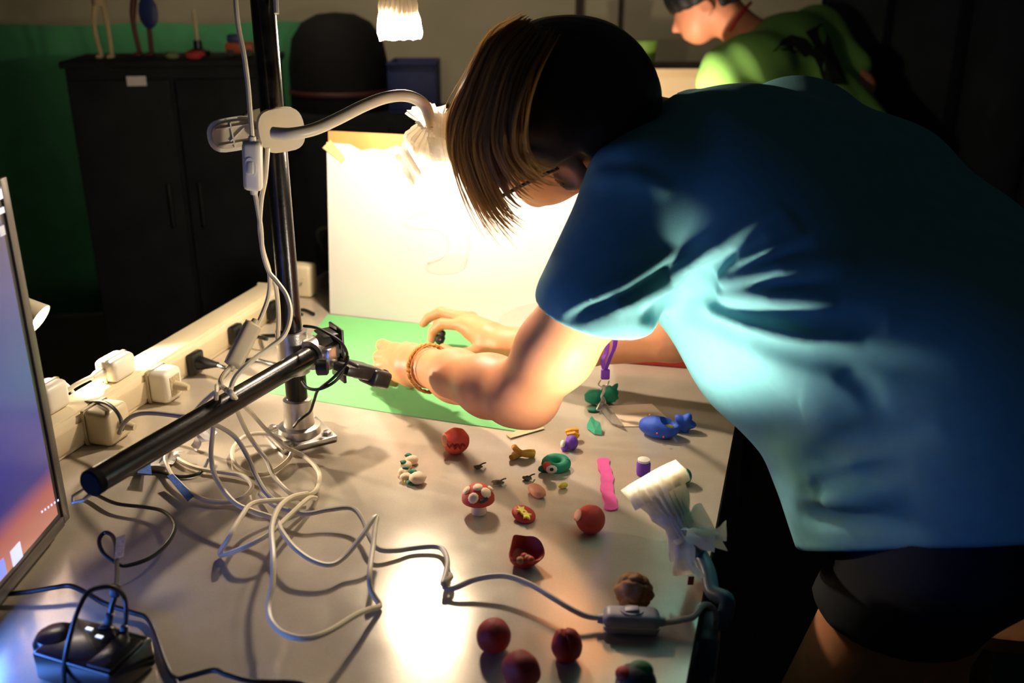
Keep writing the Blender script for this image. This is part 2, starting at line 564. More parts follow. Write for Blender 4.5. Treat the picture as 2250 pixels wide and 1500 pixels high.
# ================================================================== STEEL TABLE
def steel_mat():
    m = bpy.data.materials.new('galvanised_steel')
    m.use_nodes = True
    nt = m.node_tree
    b = nt.nodes['Principled BSDF']
    tc = nt.nodes.new('ShaderNodeTexCoord')
    def nz(scale, detail=5, stretch=None):
        n = nt.nodes.new('ShaderNodeTexNoise')
        n.inputs['Scale'].default_value = scale
        n.inputs['Detail'].default_value = detail
        if stretch:
            mp = nt.nodes.new('ShaderNodeMapping')
            mp.inputs['Scale'].default_value = stretch
            mp.inputs['Rotation'].default_value = (0, 0, 0.6)
            nt.links.new(tc.outputs['Object'], mp.inputs['Vector'])
            nt.links.new(mp.outputs['Vector'], n.inputs['Vector'])
        else:
            nt.links.new(tc.outputs['Object'], n.inputs['Vector'])
        return n
    n1, n2, n3 = nz(9), nz(420, 2), nz(60, 3, (1, 14, 1))
    mx = nt.nodes.new('ShaderNodeMix'); mx.data_type = 'FLOAT'; mx.inputs[0].default_value = 0.22
    nt.links.new(n1.outputs['Fac'], mx.inputs[2]); nt.links.new(n2.outputs['Fac'], mx.inputs[3])
    r = nt.nodes.new('ShaderNodeValToRGB')
    r.color_ramp.elements[0].position = 0.15; r.color_ramp.elements[1].position = 0.85
    r.color_ramp.elements[0].color = lin((166, 154, 136)) + (1,)
    r.color_ramp.elements[1].color = lin((218, 206, 186)) + (1,)
    nt.links.new(mx.outputs[0], r.inputs['Fac'])
    nt.links.new(r.outputs['Color'], b.inputs['Base Color'])
    rr = nt.nodes.new('ShaderNodeMapRange')
    rr.inputs['From Min'].default_value = 0.0; rr.inputs['From Max'].default_value = 1.0
    rr.inputs['To Min'].default_value = 0.10; rr.inputs['To Max'].default_value = 0.26
    nt.links.new(n1.outputs['Fac'], rr.inputs['Value'])
    nt.links.new(rr.outputs['Result'], b.inputs['Roughness'])
    b.inputs['Metallic'].default_value = 0.22
    b.inputs['IOR'].default_value = 1.6
    bp = nt.nodes.new('ShaderNodeBump'); bp.inputs['Strength'].default_value = 0.05; bp.inputs['Distance'].default_value = 0.0002
    nt.links.new(n3.outputs['Fac'], bp.inputs['Height'])
    return m
M_steel = steel_mat()
M_alu = mat('cast_aluminium', (196, 192, 184), 0.32, 0.85, var=0.1, scale=60, bump=0.15, bscale=300)
M_tube = mat('black_steel_tube', (22, 20, 18), 0.26, 0.35, var=0.5, scale=70, bump=0.08, bscale=240)

e0, e1 = P(1507, 1500), P(1608, 970)             # right edge of the table
ta = Vector((e1.x - e0.x, e1.y - e0.y, 0)).normalized()
tn = Vector((ta.y, -ta.x, 0))                    # towards the right
TR0, TR1 = e0 - ta * 0.55, e0 + ta * 1.42
TL1, TL0 = TR1 - tn * 0.93, TR0 - tn * 0.93
mid = (TR0 + TL1) / 2
table = thing('steel_table', (mid.x, mid.y, 0), 'galvanised steel worktable strewn with cables and clay models', 'table')
MB().prism([TL0, TR0, TR1, TL1], (0, 0, -1), 0.028).build('tabletop', M_steel, table, smooth=False)
for (a, b2) in ((TR0, TR1), (TL0, TL1), (TR1, TL1), (TR0, TL0)):
    inw = (mid - (a + b2) / 2); inw.z = 0; inw.normalize()
    c = (a + b2) / 2 + inw * 0.05 + Vector((0, 0, -0.053))
    dd = (b2 - a); L = dd.length; dd.normalize()
    MB().box(c, (L - 0.12, 0.03, 0.05), (dd, inw, (0, 0, 1)), 0.003).build('apron', M_alu, table)
for p in (TR0, TR1, TL0, TL1):
    q = p + (mid - p) * 0.07
    MB().box((q.x, q.y, (TZ - 0.028) / 2), (0.045, 0.045, TZ - 0.028), (ta, tn, (0, 0, 1)), 0.004).build('leg', M_alu, table)

# ------------------------------------------------------------------ cable trunking along the far-left edge
M_cream = mat('cream_pvc', (226, 212, 178), 0.45, var=0.05, scale=20)
M_creamd = mat('cream_socket', (206, 190, 156), 0.45, var=0.05, scale=20)
M_white = mat('white_plastic', (226, 220, 204), 0.4, var=0.05, scale=25)
M_beige = mat('aged_white_plastic', (198, 184, 152), 0.4, var=0.06, scale=25)
k0, k1 = P(143, 1008), P(607, 697)
ka = Vector((k1.x - k0.x, k1.y - k0.y, 0)).normalized()
kn = Vector((ka.y, -ka.x, 0))
KH, KW = 0.046, 0.06
K0 = k0 - ka * 0.42
KL = (k1 - K0).length + 0.05
kax = (ka, -kn, Vector((0, 0, 1)))
kc = K0 + ka * KL / 2 - kn * KW / 2
t = thing('cable_trunking', (kc.x, kc.y, TZ), 'long cream plastic socket trunking along the table edge', 'trunking')
MB().box((kc.x, kc.y, TZ + KH / 2 + 0.0005), (KL, KW, KH), kax, 0.004).build('body', M_cream, t)
MB().box((kc.x, kc.y, TZ + KH + 0.002), (KL, KW - 0.012, 0.004), kax, 0.0015).build('cover', M_cream, t)
MB().box(kc + kn * (KW / 2 + 0.0012) + Vector((0, 0, KH * 0.5)), (KL - 0.02, 0.003, KH * 0.62), kax, 0.001).build('socket_strip', M_creamd, t)
for s_ in (0, KL):
    c = K0 + ka * s_ - kn * KW / 2
    MB().box((c.x, c.y, TZ + KH / 2 + 0.0015), (0.006, KW + 0.004, KH + 0.005), kax, 0.002).build('end_cap', M_cream, t)

def on_front(px, py):
    return on_plane(px, py, k0 + kn * 0.002, kn)

def black_plug(px, py, sc, label, tailpx):
    p = on_front(px, py)
    p.z = max(min(p.z, TZ + KH * 0.62), TZ + 0.019)
    t = thing('mains_plug', (p.x, p.y, TZ), label, 'plug', 'black plugs in the trunking')
    MB().box(p + kn * 0.007, (0.034 * sc, 0.014, 0.036 * sc), kax, 0.004).build('body', M_blackp, t)
    MB().lathe(p + kn * 0.012, kn, [(0, 0.013 * sc), (0.012, 0.010 * sc), (0.030, 0.0055), (0.036, 0.0045)], 12).build('strain_relief', M_blackp, t)
    q = p + kn * 0.046
    pts = [q, q + kn * 0.02 + Vector((0, 0, -0.004))] + [P(a, b, 0.004) for (a, b) in tailpx]
    MB().tube(smooth_path(pts, 5), 0.0032, 8).build('lead', M_blackp, t)
black_plug(421, 795, 1.0, 'black mains plug in the trunking between label adapter and grey switch', [(520, 795), (560, 790), (600, 800), (640, 800)])
black_plug(510, 733, 0.95, 'black mains plug in the trunking behind the hanging grey switch', [(575, 738), (615, 735), (650, 720)])
black_plug(592, 680, 0.95, 'black mains plug in the trunking right beside the upright pole', [(640, 690), (665, 680), (690, 690)])

def adapter(px, py, size, off, m, label, top=False, relief=True, tailpts=None, sticker=False):
    p = on_front(px, py)
    if top:
        p = p - kn * off; p.z = TZ + KH + 0.0045 + size[2] / 2
    else:
        p = p + kn * (off + size[1] / 2 + 0.001); p.z = TZ + size[2] / 2 + 0.001
    t = thing('power_adapter', (p.x, p.y, p.z - size[2] / 2), label, 'adapter')
    MB().box(p, size, kax, 0.008, 3).build('body', m, t)
    MB().box(p - kn * (size[1] / 2 - 0.002) * (1 if not top else 0) + Vector((0, 0, 0)), (size[0] + 0.002, 0.003, size[2] + 0.0016), kax, 0.004).build('seam', M_beige, t)
    if sticker:
        MB().box(p + kn * (size[1] / 2 + 0.0004), (size[0] * 0.55, 0.0008, size[2] * 0.62), kax).build('rating_label', mat('label_grey', (176, 160, 128), 0.6, var=0.35, scale=400), t)
    if relief:
        MB().lathe(p + kn * (size[1] / 2 - 0.001), kn + Vector((0, 0, -0.1)), [(0, 0.0075), (0.014, 0.007), (0.024, 0.0045)], 12).build('strain_relief', M_beige, t)
    if tailpts:
        MB().tube(smooth_path(tailpts, 6), 0.0028, 8).build('lead', M_white, t)
    return p
pA_ = adapter(300, 855, (0.052, 0.036, 0.034), 0.030, M_white, 'bright white adapter on top of the trunking', top=True, relief=False)
pB_ = adapter(178, 925, (0.046, 0.036, 0.040), 0.046, M_white, 'white adapter on the trunking top next to the monitor', top=True, relief=False)
pC_ = adapter(215, 965, (0.050, 0.040, 0.052), 0.0, M_beige, 'greyish rounded adapter in front of the trunking beside the black arm end')
pD_ = adapter(345, 872, (0.044, 0.034, 0.050), 0.0, M_white, 'white adapter with printed rating label plugged into the trunking', sticker=True)
# leads of the two adapters on top
t = thing('lead', pA_ - Vector((0, 0, 0.017)), 'white lead arching off the brightest adapter to the floor', 'cable')
q = pA_ - ka * 0.026 - kn * 0.004
MB().tube(smooth_path([q, q - ka * 0.02 + Vector((0, 0, 0.002)), q - ka * 0.055 - kn * 0.012 - Vector((0, 0, 0.004)), q - ka * 0.085 - kn * 0.03 - Vector((0, 0, 0.03)), q - ka * 0.10 - kn * 0.045 - Vector((0, 0, 0.12))], 6), 0.0034, 8).build('cord', M_white, t)
MB().lathe(q, -ka, [(0, 0.008), (0.012, 0.0075), (0.022, 0.0045)], 12).build('strain_relief', M_white, t)
q = W(125, 842, 1.42)
MB().tube(smooth_path([W(118, 875, 1.40), W(122, 846, 1.39), W(140, 842, 1.385), W(160, 862, 1.37), W(168, 890, 1.36), W(182, 925, 1.345), W(196, 955, 1.33)], 6), 0.003, 8).build('looped_lead', M_white, label='white lead looped over the adapter nearest the monitor', cat='cable')
p = W(666, 627, 1.95)
t = thing('power_adapter', (p.x, p.y, TZ), 'cream adapter box standing behind the pole beside the paper backdrop', 'adapter')
MB().box((p.x, p.y, TZ + 0.034), (0.036, 0.05, 0.066), kax, 0.006, 3).build('body', M_cream, t)
MB().blob((p.x + 0.008, p.y - 0.03, TZ + 0.045), 0.0028, sub=1).build('screw', M_creamd, t)
# black lead from adapter C that arcs over
MB().tube(smooth_path([W(166, 888, 1.352), W(190, 884, 1.34), W(225, 883, 1.32), W(250, 897, 1.30), W(265, 920, 1.285), W(268, 945, 1.27)], 6), 0.0026, 8).build('thin_lead', M_blackp, label='thin dark lead arching over the greyish rounded adapter', cat='cable')

# ------------------------------------------------------------------ pipe stand
pb = P(660, 960)
PX, PY = pb.x, pb.y
PR = 0.0148
stand = thing('pipe_stand', (PX, PY, TZ), 'upright black steel pipe stand with cross arm bolted to table', 'stand')
MB().tube([(PX, PY, TZ + 0.004), (PX, PY, 1.95)], PR, 28).build('pole', M_tube, stand)
fl = [(0, 0.030), (0.012, 0.029), (0.014, 0.0215), (0.052, 0.0195), (0.054, 0.0150)]
MB().lathe((PX, PY, TZ + 0.007), (0, 0, 1), fl, 28).build('collar', M_alu, stand)
bax = (Vector((0.84, 0.54, 0)), Vector((-0.54, 0.84, 0)), Vector((0, 0, 1)))
pl = MB().box((PX, PY, TZ + 0.0045), (0.080, 0.080, 0.008), bax, 0.002).build('base_plate', M_alu, stand)
for sx in (-1, 1):
    for sy in (-1, 1):
        c = Vector((PX, PY, TZ + 0.0085)) + bax[0] * 0.029 * sx + bax[1] * 0.029 * sy
        MB().lathe(c, (0, 0, 1), [(0, 0.0085), (0.001, 0.0085), (0.0012, 0.006), (0.005, 0.0058), (0.006, 0.004)], 6).build('bolt', M_alu, pl)
# cross arm
AZ = CAMZ - 0.470
def at_z(px, py, z): return on_plane(px, py, (0, 0, z), Vector((0, 0, 1)))
a_end, a_in = at_z(200, 1062, AZ), at_z(690, 776, AZ)
ad = (a_in - a_end).normalized()
arm = MB().tube([a_end, a_in + ad * 0.015], 0.0138, 28).build('cross_arm', M_tube, stand)
MB().lathe(a_end - ad * 0.002, ad, [(0, 0.0125), (0.002, 0.0142), (0.01, 0.0142)], 28).build('end_cap', mat('rubber_cap', (12, 12, 12), 0.85, spec=0.1), arm)
MB().tube([a_end + ad * 0.02 + Vector((-0.004, 0, -0.012)), a_end + ad * 0.005 + Vector((-0.012, -0.006, -0.018)), a_end + Vector((-0.02, -0.004, -0.02)), a_end + Vector((-0.024, 0.006, -0.018)), a_end + ad * 0.012 + Vector((-0.018, 0.008, -0.014))], 0.0017, 6).build('wire_loop', M_alu, arm)
# cross clamp: vertical sleeve on the pole, horizontal sleeve on the arm
cl = MB()
cl.lathe((PX, PY, AZ - 0.030), (0, 0, 1), [(0, 0.0152), (0, 0.0215), (0.06, 0.0215), (0.06, 0.0152)], 28, False, False)
clamp = cl.build('clamp', M_alu, stand)
hs = a_in - ad * 0.006
MB().lathe(hs - ad * 0.004, ad, [(0, 0.0142), (0, 0.0205), (0.046, 0.0205), (0.046, 0.0142)], 28, False, False).build('arm_sleeve', M_alu, stand)
sid = Vector((ad.y, -ad.x, 0))
MB().box(hs + ad * 0.018 + sid * 0.021 + Vector((0, 0, -0.004)), (0.036, 0.014, 0.030), (ad, sid, (0, 0, 1)), 0.002).build('clamp_lug', M_alu, stand)
for k in (-1, 1):
    MB().lathe(hs + ad * (0.018 + 0.010 * k) + sid * 0.028 + Vector((0, 0, 0.005 * k - 0.004)), sid, [(0, 0.0045), (0.004, 0.0045), (0.005, 0.003)], 8).build('grub_screw', M_alu, stand)
br = (Vector((PX, PY, AZ)) + hs + ad * 0.018) / 2
MB().box(br, (0.03, (Vector((PX, PY, AZ)) - hs - ad * 0.018).length, 0.04), (sid.cross(Vector((0, 0, 1))), sid, (0, 0, 1)), 0.004).build('clamp_web', M_alu, stand)

# ------------------------------------------------------------------ webcam on its bracket
wc = W(765, 800, 1.27)
web = thing('webcam', (wc.x, wc.y, wc.z - 0.03), 'black webcam on a black bracket pointing at the stage', 'webcam')
M_wc = mat('webcam_black', (30, 27, 25), 0.4, var=0.2, scale=60)
M_wcm = mat('bracket_black', (34, 31, 27), 0.35, 0.3, var=0.3, scale=60)
# upright plate
pc = W(742, 774, 1.315)
vax = (Vector((0.55, -0.83, 0)).normalized(), Vector((0.83, 0.55, 0)).normalized(), Vector((0, 0, 1)))
MB().box(pc, (0.042, 0.004, 0.078), vax, 0.001).build('bracket_plate', M_wcm, web)
MB().box(pc + Vector((0, 0, 0.032)) - vax[1] * 0.012, (0.032, 0.028, 0.003), vax, 0.001).build('bracket_top', M_wcm, web)
MB().tube([W(690, 748, 1.30), W(745, 742, 1.33)], 0.0055, 12).build('bracket_bar', M_alu, web)
kn_ = W(712, 806, 1.235)
MB().lathe(kn_ - Vector((0.01, 0.002, 0)), (1, 0.1, 0), [(0, 0.008), (0.002, 0.0105), (0.014, 0.0105), (0.016, 0.008)], 18).build('knob', M_blackp, web)
# body: flat bar with rounded end
wd = (W(845, 832, 1.33) - W(750, 812, 1.27)).normalized()
ws = Vector((-wd.y, wd.x, 0)).normalized()
wu = wd.cross(ws).normalized()
if wu.z < 0: wu = -wu
c = (W(842, 824, 1.33) + W(748, 806, 1.27)) / 2
L = (W(842, 824, 1.33) - W(748, 806, 1.27)).length
MB().box(c, (L * 0.62, 0.030, 0.020), (wd, ws, wu), 0.005, 3).build('body', M_wc, web)
hd = MB().box(c + wd * L * 0.30 - ws * 0.002 - wu * 0.004, (0.034, 0.036, 0.024), (wd, ws, wu), 0.006, 3).build('camera_head', M_wc, web)
MB().lathe(c + wd * (L * 0.30 + 0.016), wd, [(0, 0.009), (0.003, 0.009), (0.0035, 0.006), (0.0025, 0.003)], 20).build('lens', M_blackp, hd)
MB().box(c - wd * L * 0.30 - wu * 0.002, (0.03, 0.034, 0.014), (wd, ws, wu), 0.004).build('hinge', M_wc, web)
MB().box(c + ws * 0.022 + wu * 0.006, (0.046, 0.016, 0.006), (wd, ws, wu), 0.002).build('clip', M_wc, web)
wl = [W(757, 790, 1.26), W(762, 775, 1.25), W(745, 748, 1.24), W(700, 722, 1.25), W(668, 716, 1.27)]
MB().tube(smooth_path(wl, 8), 0.0021, 8).build('cable', M_blackp, web)
wl2 = [W(757, 800, 1.26), W(750, 822, 1.255), W(730, 842, 1.25), W(700, 855, 1.25), W(676, 852, 1.26), W(664, 838, 1.275)]
MB().tube(smooth_path(wl2, 8), 0.0021, 8).build('cable', M_blackp, web)
wl3 = [W(764, 782, 1.255), W(760, 800, 1.25), W(730, 832, 1.245), W(700, 855, 1.26), W(690, 880, 1.28), W(680, 905, 1.29), W(655, 925, 1.295), P(636, 950, 0.006), P(628, 962, 0.004), P(600, 960, 0.003)]
MB().tube(smooth_path(wl3, 8), 0.0021, 8).build('cable', M_blackp, web)

# ------------------------------------------------------------------ stage: paper backdrop board, green sheet, tape
b0 = P(728, 690)
bx = (P(925, 712) - b0); bx.z = 0; bx.normalize()
bn = Vector((bx.y, -bx.x, 0)); bn = bn if bn.y < 0 else -bn          # towards the camera
bu = (Vector((0, 0, 1)) - bn * 0.105).normalized()                     # leaning back
bnn = bx.cross(bu).normalized()
if bnn.y > 0: bnn = -bnn
BW, BH = 0.56, 0.345
board = thing('backdrop_board', b0 + bx * BW / 2, 'plywood board with white paper taped on as stage backdrop', 'board')
bax3 = (bx, -bnn, bu)
MB().box(b0 + bx * BW / 2 + bu * BH / 2 - bnn * 0.006 + bu * 0.001, (BW + 0.004, 0.008, BH), bax3, 0.001).build('panel', mat('plywood', (206, 160, 96), 0.6, var=0.12, scale=14), board)
pts = []
for i in range(25):
    s_ = i / 24
    e = 0.319 + 0.004 * math.sin(s_ * 31) + 0.003 * math.sin(s_ * 77 + 1)
    if s_ < 0.06: e += 0.004
    pts.append(b0 - bx * 0.004 + bx * (BW * s_) + bu * e - bnn * 0.0015)
lowp = [b0 + bx * BW + bu * 0.001 - bnn * 0.0015, b0 - bx * 0.003 + bu * 0.001 - bnn * 0.0015]
MB().prism(pts + lowp, bnn, 0.0012).build('paper', mat('drawing_paper', (232, 224, 222), 0.85, var=0.02, scale=8), board, smooth=False)
M_tape = mat('masking_tape', (228, 206, 148), 0.6, var=0.06, scale=40)
tp = [(-0.012, 0.315), (0.004, 0.330), (0.032, 0.302), (0.034, 0.296), (0.027, 0.288), (0.024, 0.291)]
MB().prism([b0 + bx * x + bu * z + bnn * 0.0002 for (x, z) in tp], bnn, 0.0006).build('corner_tape', M_tape, board, smooth=False)
# shade of the lamp's tissue edge, painted on the paper
M_tissue_shade = mat('painted_tissue_shade', (212, 207, 208), 0.85, var=0.03, scale=40)
def shade_stroke(pxpts, w, name='tissue_shade_line'):
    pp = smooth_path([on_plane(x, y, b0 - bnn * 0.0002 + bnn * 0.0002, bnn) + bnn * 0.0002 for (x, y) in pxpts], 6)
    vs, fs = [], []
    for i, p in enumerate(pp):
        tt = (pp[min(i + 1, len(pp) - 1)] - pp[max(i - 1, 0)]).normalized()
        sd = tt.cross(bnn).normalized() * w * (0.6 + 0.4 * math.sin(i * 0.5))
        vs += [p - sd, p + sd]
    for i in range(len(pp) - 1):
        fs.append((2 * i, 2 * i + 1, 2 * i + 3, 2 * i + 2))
    MB().add(vs, fs).build(name, M_tissue_shade, board, smooth=False)
shade_stroke([(806, 350), (815, 372), (860, 388), (900, 396), (950, 400), (985, 418), (970, 450), (925, 470), (888, 484), (905, 500), (960, 506), (985, 530), (975, 565), (940, 580)], 0.0028)
shade_stroke([(1010, 450), (1005, 480), (1030, 510), (1028, 560), (1020, 590)], 0.003)
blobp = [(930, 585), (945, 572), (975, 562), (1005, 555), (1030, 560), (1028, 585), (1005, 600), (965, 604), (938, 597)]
MB().add([on_plane(x, y, b0, bnn) + bnn * 0.0002 for (x, y) in blobp], [tuple(range(len(blobp)))]).build('tissue_shade_patch', M_tissue_shade, board, smooth=False)
shade_low = [(1085, 716), (1105, 690), (1140, 672), (1185, 664), (1220, 668), (1220, 730)]
MB().add([on_plane(x, y, b0, bnn) + bnn * 0.0002 for (x, y) in shade_low], [tuple(range(len(shade_low)))]).build('tissue_shade_patch', M_tissue_shade, board, smooth=False)
# support strut behind
MB().tube([b0 + bx * BW / 2 - bnn * 0.012 + bu * 0.22, b0 + bx * BW / 2 - bn * 0.16 + Vector((0, 0, 0.006))], 0.006, 8).build('strut', MATS['plywood'], board)

M_green = mat('green_card', (118, 196, 124), 0.8, var=0.04, scale=20)
gs = [P(722, 690.5), P(578, 862), P(860, 908), P(1166, 953), P(1192, 936), P(1290, 748)]
gs = [Vector((p.x, p.y, TZ + 0.0012)) for p in gs]
gs = [g + (bn * 0.003 if i in (0, 5) else Vector()) for i, g in enumerate(gs)]
MB().prism(gs, (0, 0, -1), 0.0009).build('green_sheet', M_green, smooth=False, label='pale green card sheet lying flat as stage floor', cat='paper')
tp = [P(1112, 957), P(1122, 965), P(1196, 944), P(1188, 934), P(1160, 940)]
MB().prism([Vector((p.x, p.y, TZ + 0.0016 + 0.0006)) for p in tp], (0, 0, -1), 0.0008).build('masking_tape', mat('tape_grey', (205, 186, 146), 0.6), smooth=False, label='strip of masking tape at the near corner of the green sheet', cat='tape')
# dark bag behind the board, left
p = P(700, 615)
t = thing('dark_bag', (p.x + 0.03, p.y + 0.05, TZ), 'dark crumpled bag on the table behind the backdrop edge', 'bag')
MB().blob((p.x + 0.06, p.y + 0.06, TZ + 0.045), (0.075, 0.06, 0.055), sub=3, amp=0.25, freq=2.5, seed=3, floor=TZ + 0.001).build('sack', mat('bag_cloth', (38, 40, 48), 0.8, var=0.3, scale=30), t)
MB().tube(smooth_path([(p.x + 0.01, p.y + 0.02, TZ + 0.06), (p.x + 0.005, p.y + 0.0, TZ + 0.105), (p.x + 0.03, p.y, TZ + 0.115), (p.x + 0.06, p.y + 0.02, TZ + 0.09)], 5), 0.004, 8).build('strap', mat('strap_grey', (78, 76, 70), 0.8), t)
# ================================================================== CLIP LAMPS
M_tissue = tissue_mat('tissue_paper', (250, 244, 230), 0.68)
M_goose = mat('cream_gooseneck', (224, 212, 184), 0.38, var=0.05, scale=40)
M_bluelit = mat('lamp_blue_lit', (70, 92, 108), 0.4, var=0.1, scale=40)  # front lamp parts, with the blue light on them put into the colour

def crumpled(base, axis, prof, n=46, amp=0.006, freq=55, seed=0, ragged=0.006, lobes=0.0):
    """open crumpled paper sleeve around an axis; prof = (distance, radius)"""
    axis = Vector(axis).normalized()
    e1 = axis.orthogonal().normalized(); e2 = axis.cross(e1)
    prof2 = []
    for (d0, r0), (d1, r1) in zip(prof[:-1], prof[1:]):
        for k in range(4):
            t = k / 4
            prof2.append((d0 + (d1 - d0) * t, r0 + (r1 - r0) * t))
    prof2.append(prof[-1])
    vs, fs = [], []
    m = len(prof2)
    for i, (d, r) in enumerate(prof2):
        edge = 1.0 if i in (0, m - 1) else 0.0
        for k in range(n):
            a = 2 * math.pi * k / n
            dirv = e1 * math.cos(a) + e2 * math.sin(a)
            p = Vector(base) + axis * d + dirv * r
            w = noise.noise(p * freq + Vector((seed, 0, 0)))
            w2 = noise.noise(Vector((math.cos(a) * 2.2, math.sin(a) * 2.2, seed + d * 8)))
            rr = r * (1 + lobes * w2 * min(1, r / 0.03)) + amp * w * min(1, r / 0.02)
            pleat = 0.0016 * math.cos(k * math.pi) * min(1, r / 0.02)
            p = Vector(base) + axis * (d + edge * ragged * noise.noise(Vector((math.cos(a) * 3, math.sin(a) * 3, seed * 2)))) + dirv * max(0.004, rr + pleat)
            vs.append(p)
    for i in range(m - 1):
        for k in range(n):
            a, b2 = i * n + k, i * n + (k + 1) % n
            fs.append((a, b2, b2 + n, a + n))
    return MB().add(vs, fs)

def sheet_flap(c, u, v, seed=0, amp=0.012):
    """small crumpled piece of paper spanned by u and v from corner c"""
    n = 9
    vs, fs = [], []
    nn = Vector(u).cross(Vector(v)).normalized()
    for i in range(n):
        for j in range(n):
            p = Vector(c) + Vector(u) * (i / (n - 1)) + Vector(v) * (j / (n - 1)) * (1 - 0.25 * noise.noise(Vector((i * 0.5, seed, 0))))
            p += nn * amp * noise.noise(p * 55 + Vector((seed, seed, 0))) + nn * amp * 0.5 * math.sin(i * 0.9 + seed)
            vs.append(p)
    for i in range(n - 1):
        for j in range(n - 1):
            a = i * n + j
            fs.append((a, a + 1, a + n + 1, a + n))
    return MB().add(vs, fs)

def lamp_head(root, h0, d, watt, col=WARM, L=0.055, r=0.024, spot=150, glow=60, ahead=-0.002, soft=0.012, aim=None, m=None):
    """conical head from h0 along d with its bulb and light"""
    d = Vector(d).normalized()
    prof = [(0, 0.008), (0.010, 0.010), (0.018, r * 0.72), (L, r), (L, r - 0.002), (0.02, r * 0.66)]
    MB().lathe(h0, d, prof, 24, True, False).build('head', m or M_goose, root)
    b = MB().lathe(h0 + d * (0.022 + max(0, ahead) * 0.6), d, [(0, 0.007), (0.008, 0.009), (0.016, 0.0135), (0.024, 0.0125), (0.029, 0.006), (0.0295, 0.001)], 16)
    b.build('bulb', emit_mat('bulb_glow', col, glow), root)
    ld = bpy.data.lights.new('lamp_light', 'SPOT' if spot else 'POINT')
    ld.energy = watt; ld.color = col; ld.shadow_soft_size = soft
    if spot:
        ld.spot_size = math.radians(spot); ld.spot_blend = 0.5
    lo = bpy.data.objects.new('lamp_light', ld)
    COL.objects.link(lo)
    lo.parent = root
    lo.location = h0 + d * (L + ahead) - gloc(root)
    lo.rotation_euler = (Vector(aim) if aim else d).to_track_quat('-Z', 'Y').to_euler()

def clip_clamp(root, c, ax, s=1.0):
    """spring clip: two jaws gripping the pole. ax = (along clip, across, up)"""
    a, b, u = [Vector(v).normalized() for v in ax]
    # front jaw: oval shell
    def oval(c0, la, hz, th, m, nm):
        out = []
        for k in range(28):
            q = 2 * math.pi * k / 28
            cx, sz = math.cos(q), math.sin(q)
            x = (abs(cx) ** 0.55) * math.copysign(1, cx) * la
            z = (abs(sz) ** 0.8) * math.copysign(1, sz) * hz
            out.append(c0 + a * x + u * z)
        return MB().prism(out, b, th).build(nm, m, root, smooth=True)
    oval(c + a * 0.004 + b * 0.018, 0.028 * s, 0.0265 * s, 0.012, M_goose, 'clip_jaw')
    oval(c - a * 0.050 * s - b * 0.004, 0.031 * s, 0.0205 * s, 0.004, M_white, 'clip_handle')
    oval(c - a * 0.050 * s + b * 0.0005, 0.026 * s, 0.016 * s, 0.003, M_creamd, 'handle_inner')
    for z in (-0.010, 0.010):
        MB().box(c - a * 0.045 * s + b * 0.005 + u * z * s, (0.052 * s, 0.004, 0.0016), (a, b, u)).build('rib', M_white, root)
    MB().box(c - a * 0.052 * s + b * 0.005, (0.0016, 0.004, 0.030 * s), (a, b, u)).build('rib', M_white, root)
    MB().box(c - a * 0.046 * s + b * 0.005, (0.024 * s, 0.004, 0.0016), ((a + u * 0.7).normalized(), b, (u - a * 0.7).normalized())).build('rib', M_white, root)
    oval(c - a * 0.002 - b * 0.030, 0.030 * s, 0.022 * s, 0.008, M_goose, 'clip_back')
    MB().lathe(c - a * 0.026 * s - b * 0.024, b, [(0, 0.005), (0.045, 0.005)], 12).build('spring_pin', M_alu, root)

# --- lamp on the pole with arched neck (lights the stage)
cz = W(605, 285, 1.18)
root = thing('clip_lamp', (PX, PY, cz.z - 0.03), 'cream clip lamp on the pole, tissue-wrapped head beside the hair', 'lamp', 'clip lamps')
c = Vector((PX, PY, cz.z))
ca_ = Vector((0.90, 0.42, 0.10)).normalized()
cb_ = Vector((0.42, -0.90, 0.0)).normalized()
clip_clamp(root, c, (ca_, cb_, ca_.cross(cb_) if ca_.cross(cb_).z > 0 else -ca_.cross(cb_)))
neck = [W(600, 292, 1.125), W(640, 294, 1.12), (W(690, 284, 1.13)), W(740, 262, 1.145), W(800, 232, 1.165), W(850, 214, 1.185), W(895, 211, 1.20), W(930, 228, 1.212), W(944, 258, 1.22), W(948, 275, 1.225)]
MB().tube(smooth_path(neck, 6), 0.0074, 14).build('gooseneck', M_goose, root)
h0 = W(950, 272, 1.225)
hd1 = Vector((-0.10, 0.50, -0.80))
lamp_head(root, h0, hd1, LAMP_W['arch'], spot=0, ahead=0.016, soft=0.016, r=0.021, L=0.048)
d1 = hd1.normalized()
crumpled(h0 - d1 * 0.012, d1, [(0, 0.026), (0.012, 0.015), (0.028, 0.028), (0.046, 0.033), (0.060, 0.035)], seed=1, amp=0.011, lobes=0.35, ragged=0.010).build('tissue_wrap', M_tissue, root, smooth=False)
sheet_flap(W(892, 318, 1.215), W(862, 352, 1.215) - W(892, 318, 1.215), W(925, 378, 1.205) - W(892, 318, 1.215), 2).build('tissue_flap', M_tissue, root, smooth=False)
sheet_flap(W(955, 240, 1.205), W(1000, 242, 1.205) - W(955, 240, 1.205), W(950, 300, 1.195) - W(955, 240, 1.205), 5).build('tissue_flap', M_tissue, root, smooth=False)
sheet_flap(W(938, 300, 1.19), W(1000, 305, 1.195) - W(938, 300, 1.19), W(948, 352, 1.195) - W(938, 300, 1.19), 8, 0.016).build('tissue_flap', M_tissue, root, smooth=False)

